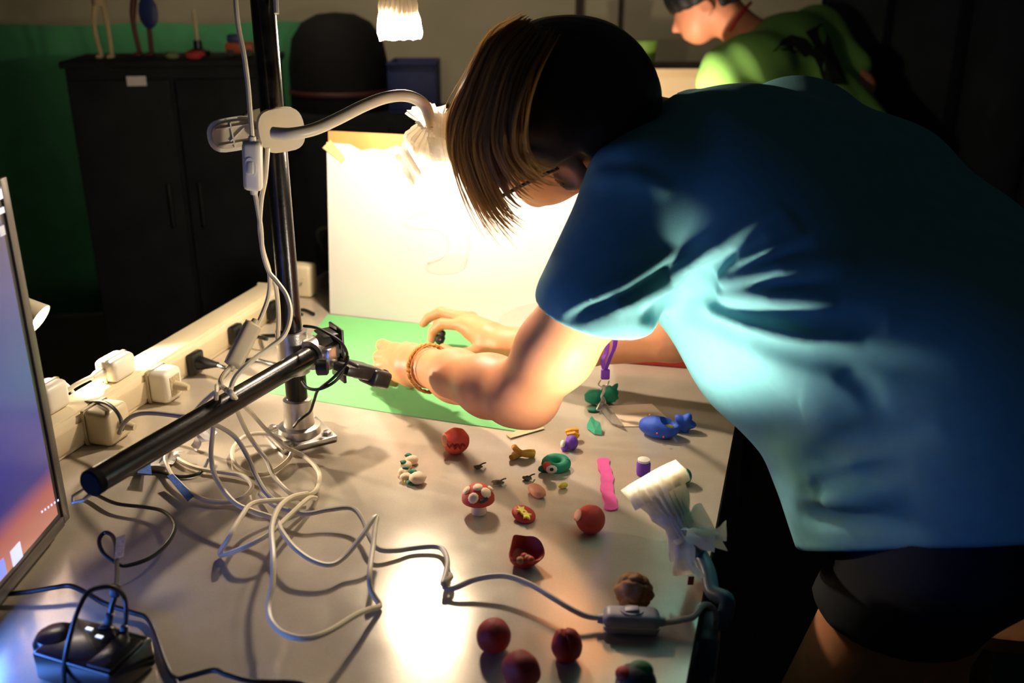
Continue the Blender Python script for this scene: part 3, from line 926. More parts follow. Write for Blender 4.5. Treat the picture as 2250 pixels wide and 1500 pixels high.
# --- second lamp high on the pole, head hanging into view
hz = W(873, 20, 1.42)
root = thing('clip_lamp', (PX, PY, 1.62), 'glowing tissue-wrapped lamp head hanging in at the top edge', 'lamp', 'clip lamps')
c = Vector((PX, PY, 1.66))
clip_clamp(root, c, (ca_, cb_, Vector((0, 0, 1))))
neck = [c + ca_ * 0.01 + cb_ * 0.03, c + ca_ * 0.06 + cb_ * 0.03, Vector((hz.x - 0.06, hz.y - 0.03, 1.70)), Vector((hz.x - 0.01, hz.y, 1.66)), Vector((hz.x, hz.y, 1.56)), Vector((hz.x, hz.y, hz.z + 0.042))]
MB().tube(smooth_path(neck, 7), 0.0078, 14).build('gooseneck', M_goose, root)
hh = Vector((hz.x, hz.y, hz.z + 0.045))
lamp_head(root, hh, (0.03, -0.04, -1), LAMP_W['high'], spot=0, ahead=0.032, soft=0.022, r=0.026, L=0.058, glow=80)
crumpled(hh + Vector((0, 0, 0.01)), (0.02, -0.03, -1), [(0, 0.012), (0.02, 0.022), (0.05, 0.028), (0.088, 0.0315), (0.098, 0.029)], seed=4, amp=0.004, ragged=0.003).build('tissue_wrap', M_tissue, root, smooth=False)

# --- third lamp behind the monitor
lp = W(74, 700, 1.42)
root = thing('clip_lamp', (lp.x - 0.14, lp.y + 0.02, TZ), 'lit lamp head peeking out behind the monitor edge', 'lamp', 'clip lamps')
base = Vector((lp.x - 0.14, lp.y + 0.0, TZ))
MB().lathe(base + Vector((0, 0, 0.0)), (0, 0, 1), [(0, 0.045), (0.012, 0.045), (0.018, 0.03), (0.02, 0.008)], 24).build('base', M_goose, root)
MB().tube(smooth_path([base + Vector((0, 0, 0.018)), base + Vector((0, 0, 0.12)), base + Vector((0.03, 0, 0.19)), base + Vector((0.09, 0, 0.20)), lp + Vector((-0.035, 0, 0.03))], 6), 0.0078, 12).build('gooseneck', M_goose, root)
lamp_head(root, lp + Vector((-0.036, 0, 0.03)), (0.82, -0.05, -0.52), LAMP_W['low'], spot=82, ahead=0.012, glow=60)

# --- fourth lamp clipped to the right table edge, head in the foreground
n0, n1 = W(1508, 1182, 0.990), W(1432, 1048, 1.006)
d4 = (n1 - n0).normalized()
L4 = (n1 - n0).length
edge = e0 + ta * ((P(1540, 1330) - e0).dot(ta))
root = thing('clip_lamp', (edge.x, edge.y, TZ - 0.06), 'clip lamp on the right table edge, head wrapped in tied tissue', 'lamp', 'clip lamps')
cb4 = -ta
MB().box(Vector((edge.x, edge.y, TZ - 0.045)) + tn * 0.012, (0.05, 0.02, 0.05), (ta, tn, (0, 0, 1)), 0.006).build('clip_jaw', M_bluelit, root)
MB().box(Vector((edge.x, edge.y, TZ - 0.064)) - tn * 0.01, (0.04, 0.05, 0.012), (ta, tn, (0, 0, 1)), 0.004).build('clip_handle', M_bluelit, root)
ep = Vector((edge.x, edge.y, TZ - 0.02)) + tn * 0.022
neck = [ep, ep + Vector((0.004, 0.0, 0.03)), W(1566, 1300, 0.99), W(1556, 1255, 1.01), W(1535, 1212, 1.03), n0 + d4 * 0.0, n0 + d4 * 0.02]
MB().tube(smooth_path(neck, 7), 0.0082, 14).build('gooseneck', M_bluelit, root)
lamp_head(root, n0 + d4 * (L4 - 0.066), d4, LAMP_W['front'], spot=178, ahead=0.006, soft=0.02, aim=d4 + Vector((0.30, -0.25, 0.25)), L=0.058, r=0.024, glow=50, col=(1.0, 0.90, 0.74))
crumpled(n0, d4, [(0.0, 0.012), (0.018, 0.015), (0.045, 0.024), (0.075, 0.030), (L4 - 0.022, 0.031), (L4 - 0.014, 0.029)], seed=9, amp=0.006, lobes=0.12, ragged=0.006).build('tissue_wrap', M_tissue, root, smooth=False)
# tissue tails below the tie
def F4(px, py, z=1.0): return W(px, py, z - 0.010)
def tail(quadpts, seed, nm='tissue_flap', amp=0.010):
    a, b2, c2, d2 = quadpts
    n = 11
    vs, fs = [], []
    nn = (b2 - a).cross(d2 - a).normalized()
    for i in range(n):
        for j in range(n):
            s_, t_ = i / (n - 1), j / (n - 1)
            p = a.lerp(b2, s_).lerp(d2.lerp(c2, s_), t_)
            p += nn * (amp * noise.noise(p * 48 + Vector((seed, 0, seed))) + 0.006 * math.sin(s_ * 9 + seed) * t_)
            vs.append(p)
    for i in range(n - 1):
        for j in range(n - 1):
            k = i * n + j
            fs.append((k, k + 1, k + n + 1, k + n))
    MB().add(vs, fs).build(nm, M_tissue, root, smooth=False)
tail((F4(1488, 1165, .99), F4(1512, 1165, .975), F4(1600, 1212, .97), F4(1545, 1112, 1.02)), 1)
tail((F4(1512, 1168, .97), F4(1505, 1180, .985), F4(1568, 1208, .965), F4(1602, 1160, .99)), 5)
tail((F4(1478, 1160, .995), F4(1512, 1180, .98), F4(1550, 1268, .985), F4(1478, 1262, 1.005)), 3)
tail((F4(1445, 1110, 1.01), F4(1490, 1165, .99), F4(1500, 1250, 1.0), F4(1466, 1215, 1.01)), 7, amp=0.006)
MB().lathe(n0 - d4 * 0.002, d4, [(0, 0.0125), (0.001, 0.0135), (0.006, 0.0135), (0.007, 0.0125)], 18, False, False).build('tie', M_tape, root)
MB().ribbon([F4(1519, 1266, .99), F4(1517, 1284, .992)], 0.006, (1, 0, 0)).build('tie_end', mat('tie_red', (150, 40, 40), 0.6), root)

# ================================================================== MONITOR
mx_ = W(160, 1140, 1.065)
MXX, MYY = -0.515, 0.969
MB0, MT0 = TZ + 0.015, TZ + 0.417
def screen_mat():
    m = bpy.data.materials.new('screen_image')
    m.use_nodes = True
    nt = m.node_tree
    b = nt.nodes['Principled BSDF']
    tc = nt.nodes.new('ShaderNodeTexCoord')
    sp = nt.nodes.new('ShaderNodeSeparateXYZ')
    nt.links.new(tc.outputs['Generated'], sp.inputs['Vector'])
    r = nt.nodes.new('ShaderNodeValToRGB')
    cr = r.color_ramp
    stops = [(0.0, (190, 120, 100)), (0.10, (176, 96, 88)), (0.17, (58, 52, 120)), (0.28, (36, 42, 132)), (0.5, (66, 70, 140)), (0.75, (82, 76, 132)), (0.93, (78, 66, 92)), (1.0, (96, 84, 98))]
    cr.elements[0].position = 0; cr.elements[0].color = lin(stops[0][1]) + (1,)
    cr.elements[1].position = 1; cr.elements[1].color = lin(stops[-1][1]) + (1,)
    for p, c in stops[1:-1]:
        e = cr.elements.new(p); e.color = lin(c) + (1,)
    nt.links.new(sp.outputs['Z'], r.inputs['Fac'])
    # bright blue strip added low on the unseen screen part, to light the table
    r2 = nt.nodes.new('ShaderNodeValToRGB')
    r2.color_ramp.elements[0].position = 0.70; r2.color_ramp.elements[0].color = (1, 1, 1, 1)
    r2.color_ramp.elements[1].position = 0.77; r2.color_ramp.elements[1].color = (0, 0, 0, 1)
    nt.links.new(sp.outputs['Y'], r2.inputs['Fac'])
    mx = nt.nodes.new('ShaderNodeMix'); mx.data_type = 'RGBA'
    r3 = nt.nodes.new('ShaderNodeValToRGB')
    r3.color_ramp.elements[0].position = 0.06; r3.color_ramp.elements[0].color = (1, 1, 1, 1)
    r3.color_ramp.elements[1].position = 0.11; r3.color_ramp.elements[1].color = (0, 0, 0, 1)
    nt.links.new(sp.outputs['Z'], r3.inputs['Fac'])
    ml = nt.nodes.new('ShaderNodeMath'); ml.operation = 'MULTIPLY'
    nt.links.new(r2.outputs['Color'], ml.inputs[0]); nt.links.new(r3.outputs['Color'], ml.inputs[1])
    nt.links.new(ml.outputs[0], mx.inputs[0])
    nt.links.new(r.outputs['Color'], mx.inputs[6])
    mx.inputs[7].default_value = (2.4, 7.5, 30.0, 1)
    b.inputs['Base Color'].default_value = (0.01, 0.01, 0.012, 1)
    b.inputs['Roughness'].default_value = 0.25
    nt.links.new(mx.outputs[2], b.inputs['Emission Color'])
    b.inputs['Emission Strength'].default_value = 0.85
    return m
mon = thing('monitor', (MXX - 0.02, MYY - 0.33, TZ), 'computer monitor with blue desktop picture at the left edge', 'monitor')
ML, MH = 0.66, MT0 - MB0
cy, czm = MYY - ML / 2, (MB0 + MT0) / 2
M_bez = mat('bezel_grey', (92, 86, 78), 0.45, 0.4)
MB().box((MXX - 0.013, cy, czm), (0.022, ML, MH), None, 0.007, 3).build('housing', M_bez, mon)
bz = 0.016
for (yy, zz, sy, sz) in ((MYY - 0.007, czm, 0.014, MH - 0.004), (MYY - ML + 0.007, czm, 0.014, MH - 0.004), (cy, MT0 - 0.006, ML - 0.028, 0.012), (cy, MB0 + 0.006, ML - 0.028, 0.012)):
    MB().box((MXX - 0.001, yy, zz), (0.004, sy, sz), None, 0.001).build('bezel', M_bez, mon)
MB().box((MXX - 0.0018, cy, czm), (0.0015, ML - 0.008, MH - 0.008)).build('black_border', M_blackp, mon, smooth=False)
scr = MB().box((MXX - 0.0008, cy, czm), (0.0012, ML - 0.046, MH - 0.040)).build('screen', screen_mat(), mon, smooth=False)
M_icon = emit_mat('icon_light', (0.55, 0.6, 0.95), 0.9)
M_icon2 = emit_mat('icon_blue', (0.10, 0.18, 0.9), 0.9)
def icon(px, py, w, h, m, nm='icon'):
    p = on_plane(px, py, (MXX, 0, 0), Vector((1, 0, 0)))
    MB().box((MXX + 0.0002, p.y, p.z), (0.0008, w, h), None, 0.0).build(nm, m, scr, smooth=False)
icon(36, 1217, 0.020, 0.018, M_icon, 'dock_icon')
icon(1, 1253, 0.018, 0.018, M_icon2, 'dock_icon')
icon(2, 423, 0.014, 0.012, emit_mat('menu_light', (0.75, 0.78, 0.95), 1.0), 'menu_item')
icon(2, 463, 0.012, 0.006, emit_mat('menu_light', (0.5, 0.5, 0.6), 0.8), 'menu_item')
icon(4, 507, 0.010, 0.010, emit_mat('menu_light', (0.3, 0.3, 0.36), 0.8), 'menu_item')
for k in range(7):
    icon(92 + k * 7, 1124 - k * 5, 0.0022, 0.0022, M_icon, 'desktop_mark')
MB().tube([(MXX - 0.06, cy, TZ + 0.008), (MXX - 0.04, cy, TZ + 0.20)], 0.02, 16).build('stand_post', M_bez, mon)
MB().box((MXX - 0.08, cy, TZ + 0.004), (0.16, 0.22, 0.007), None, 0.003).build('stand_foot', M_bez, mon)
# ================================================================== CABLES
M_cord = mat('cream_cord', (222, 210, 180), 0.42, var=0.05, scale=60)
M_cordg = mat('grey_cord', (176, 168, 154), 0.42, var=0.05, scale=60)
CR = 0.0030
def cord(pts, label, name='electric_cable', m=None, r=CR, parent=None, cat='cable', group=None):
    q = []
    for p in pts:
        q.append(P(p[0], p[1], p[2]) if not isinstance(p, Vector) else p)
    b = MB().tube(smooth_path(q, 7), r, 8)
    if parent is not None:
        return b.build(name, m or M_cord, parent)
    return b.build(name, m or M_cord, label=label, cat=cat, group=group)

def inline_switch(name, c, a, u, size, label, m=None, rocker=True):
    a = Vector(a).normalized(); u = Vector(u); u = (u - a * u.dot(a)).normalized()
    s_ = u.cross(a)
    t = thing(name, c - u * size[2] / 2, label, 'switch')
    m = m or M_white
    L, wd, hh = size
    MB().box(c, (L, wd, hh), (a, s_, u), min(wd, hh) * 0.36, 4).build('body', m, t)
    MB().box(c, (L * 0.985, wd * 1.012, 0.0012), (a, s_, u), 0.0003).build('seam', M_beige, t)
    if rocker:
        out = []
        for k in range(24):
            q = 2 * math.pi * k / 24
            out.append(c + u * (hh / 2 - 0.0006) + a * math.cos(q) * L * 0.20 + s_ * math.sin(q) * wd * 0.30)
        rc = MB().prism(out, u, 0.0016).build('rocker_rim', m, t)
        MB().box(c + u * (hh / 2 + 0.0012), (L * 0.24, wd * 0.30, 0.004), ((a + u * 0.18).normalized(), s_, (u - a * 0.18).normalized()), 0.0012).build('rocker', m, t)
    for k in (-1, 1):
        MB().lathe(c + a * k * (L / 2 - 0.001), a * k, [(0, 0.0052), (0.006, 0.0042)], 12).build('cord_grip', m, t)
    return t

# --- up the pole
cord([W(518, -60, 1.10), W(518, 0, 1.10), W(524, 60, 1.105), W(536, 120, 1.11), W(545, 190, 1.115), W(549, 240, 1.12), W(553, 290, 1.125), W(555, 318, 1.13)], 'cream cord running up beside the pole above the clip lamp', name='lamp_cable')
inline_switch('inline_switch', W(556, 364, 1.14), W(558, 420, 1.155) - W(554, 308, 1.13), cam.location - W(540, 364, 1.14) + Vector((-0.35, 0, 0)), (0.060, 0.023, 0.018), 'cream inline switch hanging on the pole below the clip lamp clamp')
cord([W(559, 418, 1.155), W(565, 450, 1.16), W(573, 500, 1.17), W(577, 550, 1.18), W(590, 595, 1.19), W(608, 618, 1.19), W(630, 650, 1.185), W(638, 690, 1.175), W(625, 735, 1.16), W(590, 765, 1.15), W(550, 795, 1.13), W(520, 825, 1.12), W(508, 850, 1.115), W(512, 868, 1.115), (550, 905, 0.07), (587, 946, 0.035), (623, 979, 0.02), (667, 1001, 0.012), (697, 1030, 0.01), (702, 1056, 0.012), (689, 1082, 0.015), (640, 1096, 0.018), (560, 1104, 0.03), (532, 1132, 0.035), (504, 1180, 0.03), (484, 1218, 0.004), (532, 1204, 0.022), (592, 1172, 0.03), (636, 1132, 0.026), (676, 1096, 0.020), (694, 1094, 0.010)], 'cream cord looping over the cross arm into the tangle, from upper switch', name='lamp_cable')
cord([W(588, 325, 1.14), W(583, 390, 1.15), W(574, 440, 1.16), W(571, 500, 1.17), W(578, 550, 1.185), W(592, 600, 1.20), W(590, 650, 1.21), W(572, 700, 1.205), W(560, 718, 1.20)], 'cream cord falling from the clip lamp to the lower grey switch', name='lamp_cable')
cord([W(600, 610, 1.205), W(607, 635, 1.215), W(612, 690, 1.225), W(610, 745, 1.235)], 'short cream cord running down the pole above the clamp', name='lamp_cable')
inline_switch('inline_switch', W(534, 757, 1.19), W(512, 800, 1.18) - W(556, 714, 1.20), cam.location - W(534, 757, 1.19) + Vector((0.5, 0, 0.1)), (0.062, 0.022, 0.016), 'beige inline switch dangling left of the pole in front of trunking', m=M_beige, rocker=False)
cord([W(508, 805, 1.18), W(492, 822, 1.16), W(484, 840, 1.14), W(496, 856, 1.12), W(508, 866, 1.115), (520, 900, 0.10), (543, 950, 0.055), (565, 983, 0.035), (587, 1012, 0.022), (601, 1045, 0.014), (631, 1078, 0.010), (660, 1096, 0.008), (676, 1100, 0.006)], 'cream cord from the lower beige switch down into the tangle', name='lamp_cable')
cord([W(476, 848, 1.125), W(475, 872, 1.11), (473, 905, 0.10), (467, 953, 0.075), (464, 1008, 0.055), (478, 1056, 0.045), (516, 1104, 0.035), (560, 1124, 0.03), (604, 1140, 0.03), (620, 1168, 0.03), (648, 1204, 0.028), (688, 1232, 0.022), (728, 1240, 0.018), (760, 1220, 0.02), (796, 1176, 0.032), (818, 1142, 0.040), (828, 1136, 0.040), (824, 1160, 0.036), (819, 1205, 0.03), (812, 1260, 0.026), (816, 1298, 0.015), (834, 1330, 0.004), (812, 1338, 0.012), (780, 1352, 0.022), (720, 1388, 0.032), (672, 1402, 0.036), (624, 1392, 0.036), (596, 1364, 0.034), (590, 1328, 0.036), (599, 1280, 0.045), (600, 1220, 0.055), (597, 1160, 0.055), (612, 1116, 0.045), (640, 1092, 0.032), (676, 1084, 0.02)], 'long cream cord forming the big foreground loop of the tangle', name='electric_cable')
cord([(571, 1085, 0.006), (600, 1108, 0.012), (624, 1118, 0.016), (672, 1128, 0.018), (720, 1120, 0.02), (772, 1116, 0.024), (796, 1140, 0.022), (812, 1180, 0.018), (832, 1206, 0.012), (870, 1209, 0.008), (905, 1204, 0.006), (950, 1200, 0.007), (972, 1206, 0.008), (983, 1230, 0.010), (980, 1257, 0.012), (973, 1282, 0.012), (983, 1274, 0.014), (990, 1268, 0.012), (987, 1262, 0.010), (979, 1270, 0.008), (977, 1290, 0.008), (997, 1292, 0.010), (1043, 1273, 0.016), (1090, 1265, 0.020), (1124, 1268, 0.022), (1168, 1285, 0.022), (1214, 1313, 0.020), (1261, 1341, 0.016), (1292, 1354, 0.012), (1322, 1357, 0.010)], 'grey cord snaking from the tangle to the grey foreground switch', m=M_cordg, name='electric_cable')
cord([(642, 986, 0.006), (623, 964, 0.010), (587, 953, 0.014), (543, 957, 0.014), (513, 983, 0.010), (517, 1019, 0.006), (550, 1041, 0.004), (594, 1038, 0.004), (631, 1012, 0.004), (643, 990, 0.012)], 'small closed loop of cream cord beside the stand base plate', name='electric_cable')
cord([W(262, 952, 1.25), W(271, 931, 1.24), W(293, 913, 1.225), W(330, 907, 1.20), W(403, 915, 1.16), W(455, 925, 1.14), (513, 957, 0.07), (543, 1001, 0.05), (561, 1041, 0.035), (587, 1085, 0.022), (624, 1112, 0.010)], 'cord arching from the greyish adapter across the cross arm', m=M_cordg, name='electric_cable')
cord([(371, 985, 0.012), (363, 1008, 0.012), (374, 1038, 0.010), (389, 1056, 0.010), (422, 1085, 0.008), (458, 1100, 0.006), (506, 1102, 0.006), (538, 1090, 0.008), (554, 1068, 0.010), (535, 1046, 0.008), (495, 1038, 0.006), (440, 1030, 0.006), (403, 1016, 0.006), (378, 996, 0.006)], 'cream cord loop under the cross arm, tagged with blue tape', name='electric_cable')
cord([(365, 965, 0.004), (400, 940, 0.03), W(440, 890, 1.19), W(470, 862, 1.15), W(486, 850, 1.13), W(498, 856, 1.115)], 'grey cord climbing from the trunking onto the cross arm', m=M_cordg, name='electric_cable')
cord([W(607, -40, 1.13), W(607, 0, 1.13), W(608, 30, 1.13)], 'white cord end hanging at the top right of the pole', name='lamp_cable', m=M_white)
# white cloth scrap / crumpled foil under arm
b = sheet_flap(P(300, 1020, 0.008), P(345, 985, 0.012) - P(300, 1020, 0.008), P(362, 1030, 0.004) - P(300, 1020, 0.008), 11, 0.006)
b.build('paper_scrap', mat('scrap_white', (220, 214, 206), 0.6), smooth=False, label='crumpled white paper scrap under the cross arm', cat='paper').modifiers.new('thickness', 'SOLIDIFY').thickness = 0.0006
b = sheet_flap(P(415, 975, 0.010), P(462, 935, 0.03) - P(415, 975, 0.010), P(430, 990, 0.004) - P(415, 975, 0.010), 14, 0.006)
b.build('paper_scrap', MATS['scrap_white'], smooth=False, label='white paper scrap lying beside the cross arm and cords', cat='paper').modifiers.new('thickness', 'SOLIDIFY').thickness = 0.0006
M_btape = mat('blue_tape', (44, 84, 160), 0.5, var=0.4, scale=220)
for i, (q4, lb) in enumerate(((((302, 1040), (334, 1043), (330, 1012), (312, 1014)), 'blue tape flag on the crumpled scrap under the cross arm'), (((367, 1046), (380, 1042), (426, 1090), (412, 1102)), 'blue tape flag wrapped around the cream cord'))):
    pts = [P(x, y, 0.016 if k < 2 else 0.010) for k, (x, y) in enumerate(q4)]
    MB().prism(pts, (0, -0.3, 1), 0.0012).build('tape_flag', M_btape, smooth=False, label=lb, cat='tape')

# --- foreground grey switch
M_gsw = mat('grey_switch', (150, 148, 160), 0.45, var=0.05, scale=30)
ga, gb_ = P(1324, 1362, 0.010), P(1450, 1368, 0.010)
inline_switch('inline_switch', (ga + gb_) / 2 + Vector((0, 0, 0.0015)), gb_ - ga, (0, 0, 1), ((gb_ - ga).length, 0.026, 0.0225), 'grey inline switch lying in the foreground beside brown clay', m=M_gsw)
ed = e0 + ta * ((P(1548, 1349) - e0).dot(ta)) + tn * 0.006
cord([(1450, 1368, 0.011), (1475, 1366, 0.012), (1500, 1361, 0.014), (1525, 1354, 0.016), Vector((ed.x, ed.y, TZ + 0.012)), Vector((ed.x + 0.014, ed.y + 0.004, TZ - 0.01)), Vector((ed.x + 0.016, ed.y + 0.01, TZ - 0.09)), Vector((ed.x + 0.012, ed.y + 0.02, TZ - 0.3))], 'grey cord running from the foreground switch over the table edge', m=M_cordg, name='electric_cable')

# --- black usb things
BR = 0.0023
cord([(457, 1010, 0.004), (440, 1038, 0.004), (396, 1047, 0.003), (345, 1036, 0.003), (280, 1040, 0.003), (215, 1068, 0.004), (196, 1082, 0.006), (212, 1087, 0.008), (256, 1106, 0.010), (320, 1114, 0.012), (360, 1124, 0.014), (384, 1152, 0.016), (372, 1188, 0.016), (332, 1224, 0.016), (280, 1242, 0.018), (256, 1236, 0.024), (226, 1212, 0.034), (218, 1186, 0.042), (230, 1170, 0.046), (246, 1176, 0.046), (254, 1196, 0.046), (256, 1225, 0.046), (257, 1255, 0.046), (256, 1285, 0.046)], 'black usb cable curling from the cross arm end to its plug', m=M_blackp, r=BR, name='usb_cable')
tg = [P(252, 1228, 0.048), P(256, 1180, 0.050), P(277, 1174, 0.050), P(271, 1222, 0.048)]
t = MB().prism(tg, (0, -0.8, 0.6), 0.0008).build('cable_tag', mat('tag_paper', (196, 188, 190), 0.7, var=0.25, scale=300), smooth=False, label='small printed paper tag on the black usb cable', cat='tag')
def upright(px, py0, py1, w, d, depth, m, nm, parent, r=0.002):
    a, b2 = W(px[0], py0, depth), W(px[1], py1, depth)
    u = (a - b2).normalized()
    x = Vector((1, 0, 0)); x = (x - u * x.dot(u)).normalized()
    MB().box((a + b2) / 2, (w, d, (a - b2).length), (x, u.cross(x), u), r, 2).build(nm, m, parent)
hubp = P(205, 1480)
ZH = 0.90
t = thing('usb_plug', W(250, 1312, ZH), 'black usb plug joined to a socket above the hub', 'plug')
upright((255, 252), 1282, 1312, 0.0095, 0.006, ZH, M_blackp, 'socket', t)
MB().tube(smooth_path([W(252, 1312, ZH), W(246, 1330, ZH), W(243, 1345, ZH)], 4), 0.0028, 8).build('neck', M_blackp, t)
t = thing('usb_plug', W(232, 1430, ZH), 'taller black usb plug standing in the hub', 'plug')
upright((243, 236), 1345, 1375, 0.0075, 0.006, ZH, M_blackp, 'grip', t)
upright((236, 228), 1372, 1432, 0.0155, 0.009, ZH, M_blackp, 'body', t, 0.003)
t = thing('usb_plug', W(262, 1440, ZH), 'shorter black usb plug standing in the hub', 'plug')
upright((275, 270), 1372, 1395, 0.0075, 0.006, ZH - .005, M_blackp, 'grip', t)
upright((272, 262), 1388, 1446, 0.0155, 0.009, ZH - .005, M_blackp, 'body', t, 0.003)
cord([W(275, 1378, ZH - .005), W(277, 1340, ZH), W(272, 1310, ZH), W(255, 1293, ZH - .01), W(230, 1289, ZH - .015), W(195, 1300, ZH - .02), W(172, 1340, ZH - .03), W(155, 1395, ZH - .04), W(143, 1450, ZH - .045), W(140, 1500, ZH - .045), W(140, 1560, ZH - .045)], 'black usb cable arching over the hub from its shorter plug', m=M_blackp, r=BR, name='usb_cable')
cord([(-60, 1312, 0.006), (0, 1306, 0.008), (60, 1300, 0.010), (120, 1290, 0.012), (155, 1287, 0.012), (190, 1302, 0.010), (230, 1325, 0.008), (290, 1345, 0.006), (322, 1357, 0.005), (342, 1392, 0.004), (362, 1450, 0.004), (384, 1489, 0.004), (420, 1484, 0.006), (470, 1472, 0.010), (500, 1482, 0.010), (560, 1497, 0.006), (660, 1501, 0.004), (720, 1530, 0.004)], 'black cable winding across the table from monitor past the hub', m=M_blackp, r=0.0026, name='usb_cable')
cord([(384, 1489, 0.004), (392, 1510, 0.004), (400, 1560, 0.004)], 'short black cable leaving the picture at the bottom beside the hub', m=M_blackp, r=0.0022, name='usb_cable')
# hub
hub = thing('usb_hub', (hubp.x, hubp.y, TZ), 'glossy black usb hub box in the bottom left corner', 'hub')
M_hub = mat('hub_gloss', (14, 14, 15), 0.22, var=0.3, scale=30, coat=0.3)
hc = Vector((P(215, 1478).x, P(215, 1478).y, TZ))
hx = (P(320, 1500) - P(110, 1440)); hx.z = 0; hx.normalize()
hy = Vector((-hx.y, hx.x, 0))
MB().box(hc + Vector((0, 0, 0.017)), (0.090, 0.056, 0.032), (hx, hy, (0, 0, 1)), 0.004, 3).build('body', M_hub, hub)
MB().lathe(hc - hx * 0.043 + Vector((0, 0, 0.001)), (0, 0, 1), [(0, 0.020), (0.026, 0.0205), (0.032, 0.017), (0.034, 0.010)], 28).build('round_end', M_hub, hub)
MB().box(hc + hx * 0.030 - hy * 0.004 + Vector((0, 0, 0.034)), (0.026, 0.044, 0.003), (hx, hy, (0, 0, 1)), 0.001).build('step', M_hub, hub)
for k in range(2):
    MB().box(hc + hx * (-0.018 + 0.017 * k) + hy * (0.016 - 0.006 * k) + Vector((0, 0, 0.0334)), (0.007, 0.003, 0.0012), (hx, hy, (0, 0, 1))).build('painted_glint', emit_mat('glint_glow', (0.9, 0.95, 1.0), 0.9), hub, smooth=False)  # glints of light on the hub top, put in as glowing chips
# ================================================================== CLAY MODELS AND SMALL THINGS ON THE TABLE
def clay(name, rgb): return mat('clay_' + name, rgb, 0.62, var=0.10, scale=70, bump=0.25, bscale=160)
C_red, C_orr, C_dred = clay('red', (186, 52, 34)), clay('coral', (226, 84, 62)), clay('darkred', (158, 34, 22))
C_peach, C_cream, C_green = clay('peach', (232, 160, 120)), clay('cream', (236, 206, 170)), clay('teal', (24, 146, 110))
C_dgreen, C_yel, C_org = clay('darkgreen', (22, 110, 84)), clay('yellow', (240, 216, 84)), clay('orange', (236, 168, 48))
C_pur, C_blue, C_pink = clay('purple', (120, 66, 190)), clay('blue', (44, 92, 214)), clay('pink', (230, 84, 160))
C_brown, C_black, C_white = clay('brown', (164, 110, 62)), clay('black', (34, 36, 34)), clay('white', (240, 232, 220))
C_olive, C_grey = clay('olive', (150, 160, 70)), clay('grey', (150, 146, 132))

def G(px, py, h=0.0): return P(px, py, h)
X1, Y1, Z1 = Vector((1, 0, 0)), Vector((0, 1, 0)), Vector((0, 0, 1))
view = lambda p: (cam.location - p).normalized()
def on_ball(c, rad, px, py):
    """point of a sphere seen at a pixel"""
    d = (W(px, py, 1.0) - cam.location).normalized()
    oc = cam.location - c
    b = oc.dot(d); q = b * b - (oc.dot(oc) - rad * rad)
    return cam.location + d * (-b - math.sqrt(max(q, 0)))
def ball_at(px, py, rad):
    """centre of a ball of this radius resting on the table with its centre seen at the pixel"""
    return P(px, py, rad)

# coral ball with pinched mouth
r = 0.0180
c = ball_at(1002, 968, r)
t = thing('clay_ball', (c.x, c.y, TZ), 'coral clay ball with pinched toothy mouth near the green sheet', 'clay')
b = bmesh.new(); bmesh.ops.create_icosphere(b, subdivisions=5, radius=1)
mp = on_ball(c, r, 1003, 978)
mu = (mp - c).normalized(); ms = Z1.cross(mu).normalized(); mv = mu.cross(ms)
for v in b.verts:
    n = v.co.normalized()
    k = 1 + 0.05 * noise.noise(n * 2.2)
    x, y = n.dot(ms), n.dot(mv)
    if n.dot(mu) > 0.2:
        zig = 0.10 * abs(((x * 5.2) % 2) - 1) - 0.05
        dd = abs(y - zig)
        if abs(x) < 0.55 and dd < 0.20:
            k -= 0.20 * (1 - dd / 0.20) * (1 - abs(x) / 0.6) ** 0.4
    v.co = c + Vector((n.x, n.y, n.z)) * r * k
MB().bm(b).build('ball', C_orr, t)
zz = [on_ball(c, r * 0.965, x, y) for (x, y) in ((983, 974), (989, 984), (994, 974), (1000, 986), (1005, 976), (1011, 986), (1016, 974), (1021, 980))]
MB().tube(smooth_path(zz, 2), 0.0016, 6).build('mouth', clay('maroon', (150, 38, 28)), t)
e = on_ball(c, r, 978, 966)
MB().blob(e + (e - c).normalized() * 0.001, (0.0035, 0.006, 0.010), ((e - c).normalized(), ((e - c).cross(Z1)).normalized(), Z1), sub=2).build('ear', C_peach, t)

# white and green caterpillar
t = thing('clay_caterpillar', P(905, 1035), 'curled cream clay caterpillar with dark green patches left of mushroom', 'clay')
for i, (px, py, rr) in enumerate(((905, 1010, 0.0085), (893, 1022, 0.0075), (888, 1036, 0.0075), (893, 1048, 0.0078), (917, 1050, 0.0105))):
    MB().blob(P(px, py, rr * 0.7), (rr * 1.1, rr, rr * 0.75), sub=2, amp=0.15, freq=1.6, seed=i, floor=TZ + 0.0002).build('segment', C_cream, t)
for i, (px, py, rr) in enumerate(((897, 1000, 0.005), (886, 1015, 0.0045), (891, 1028, 0.0045), (907, 1036, 0.0065), (904, 1058, 0.007))):
    MB().blob(P(px, py, 0.010 if i < 4 else 0.004), (rr, rr * 0.8, 0.0028), sub=2, amp=0.3, freq=1.5, seed=i + 9).build('patch', C_dgreen, t)
MB().blob(P(894, 1057, 0.003), (0.004, 0.003, 0.003), sub=2).build('tip', C_yel, t)

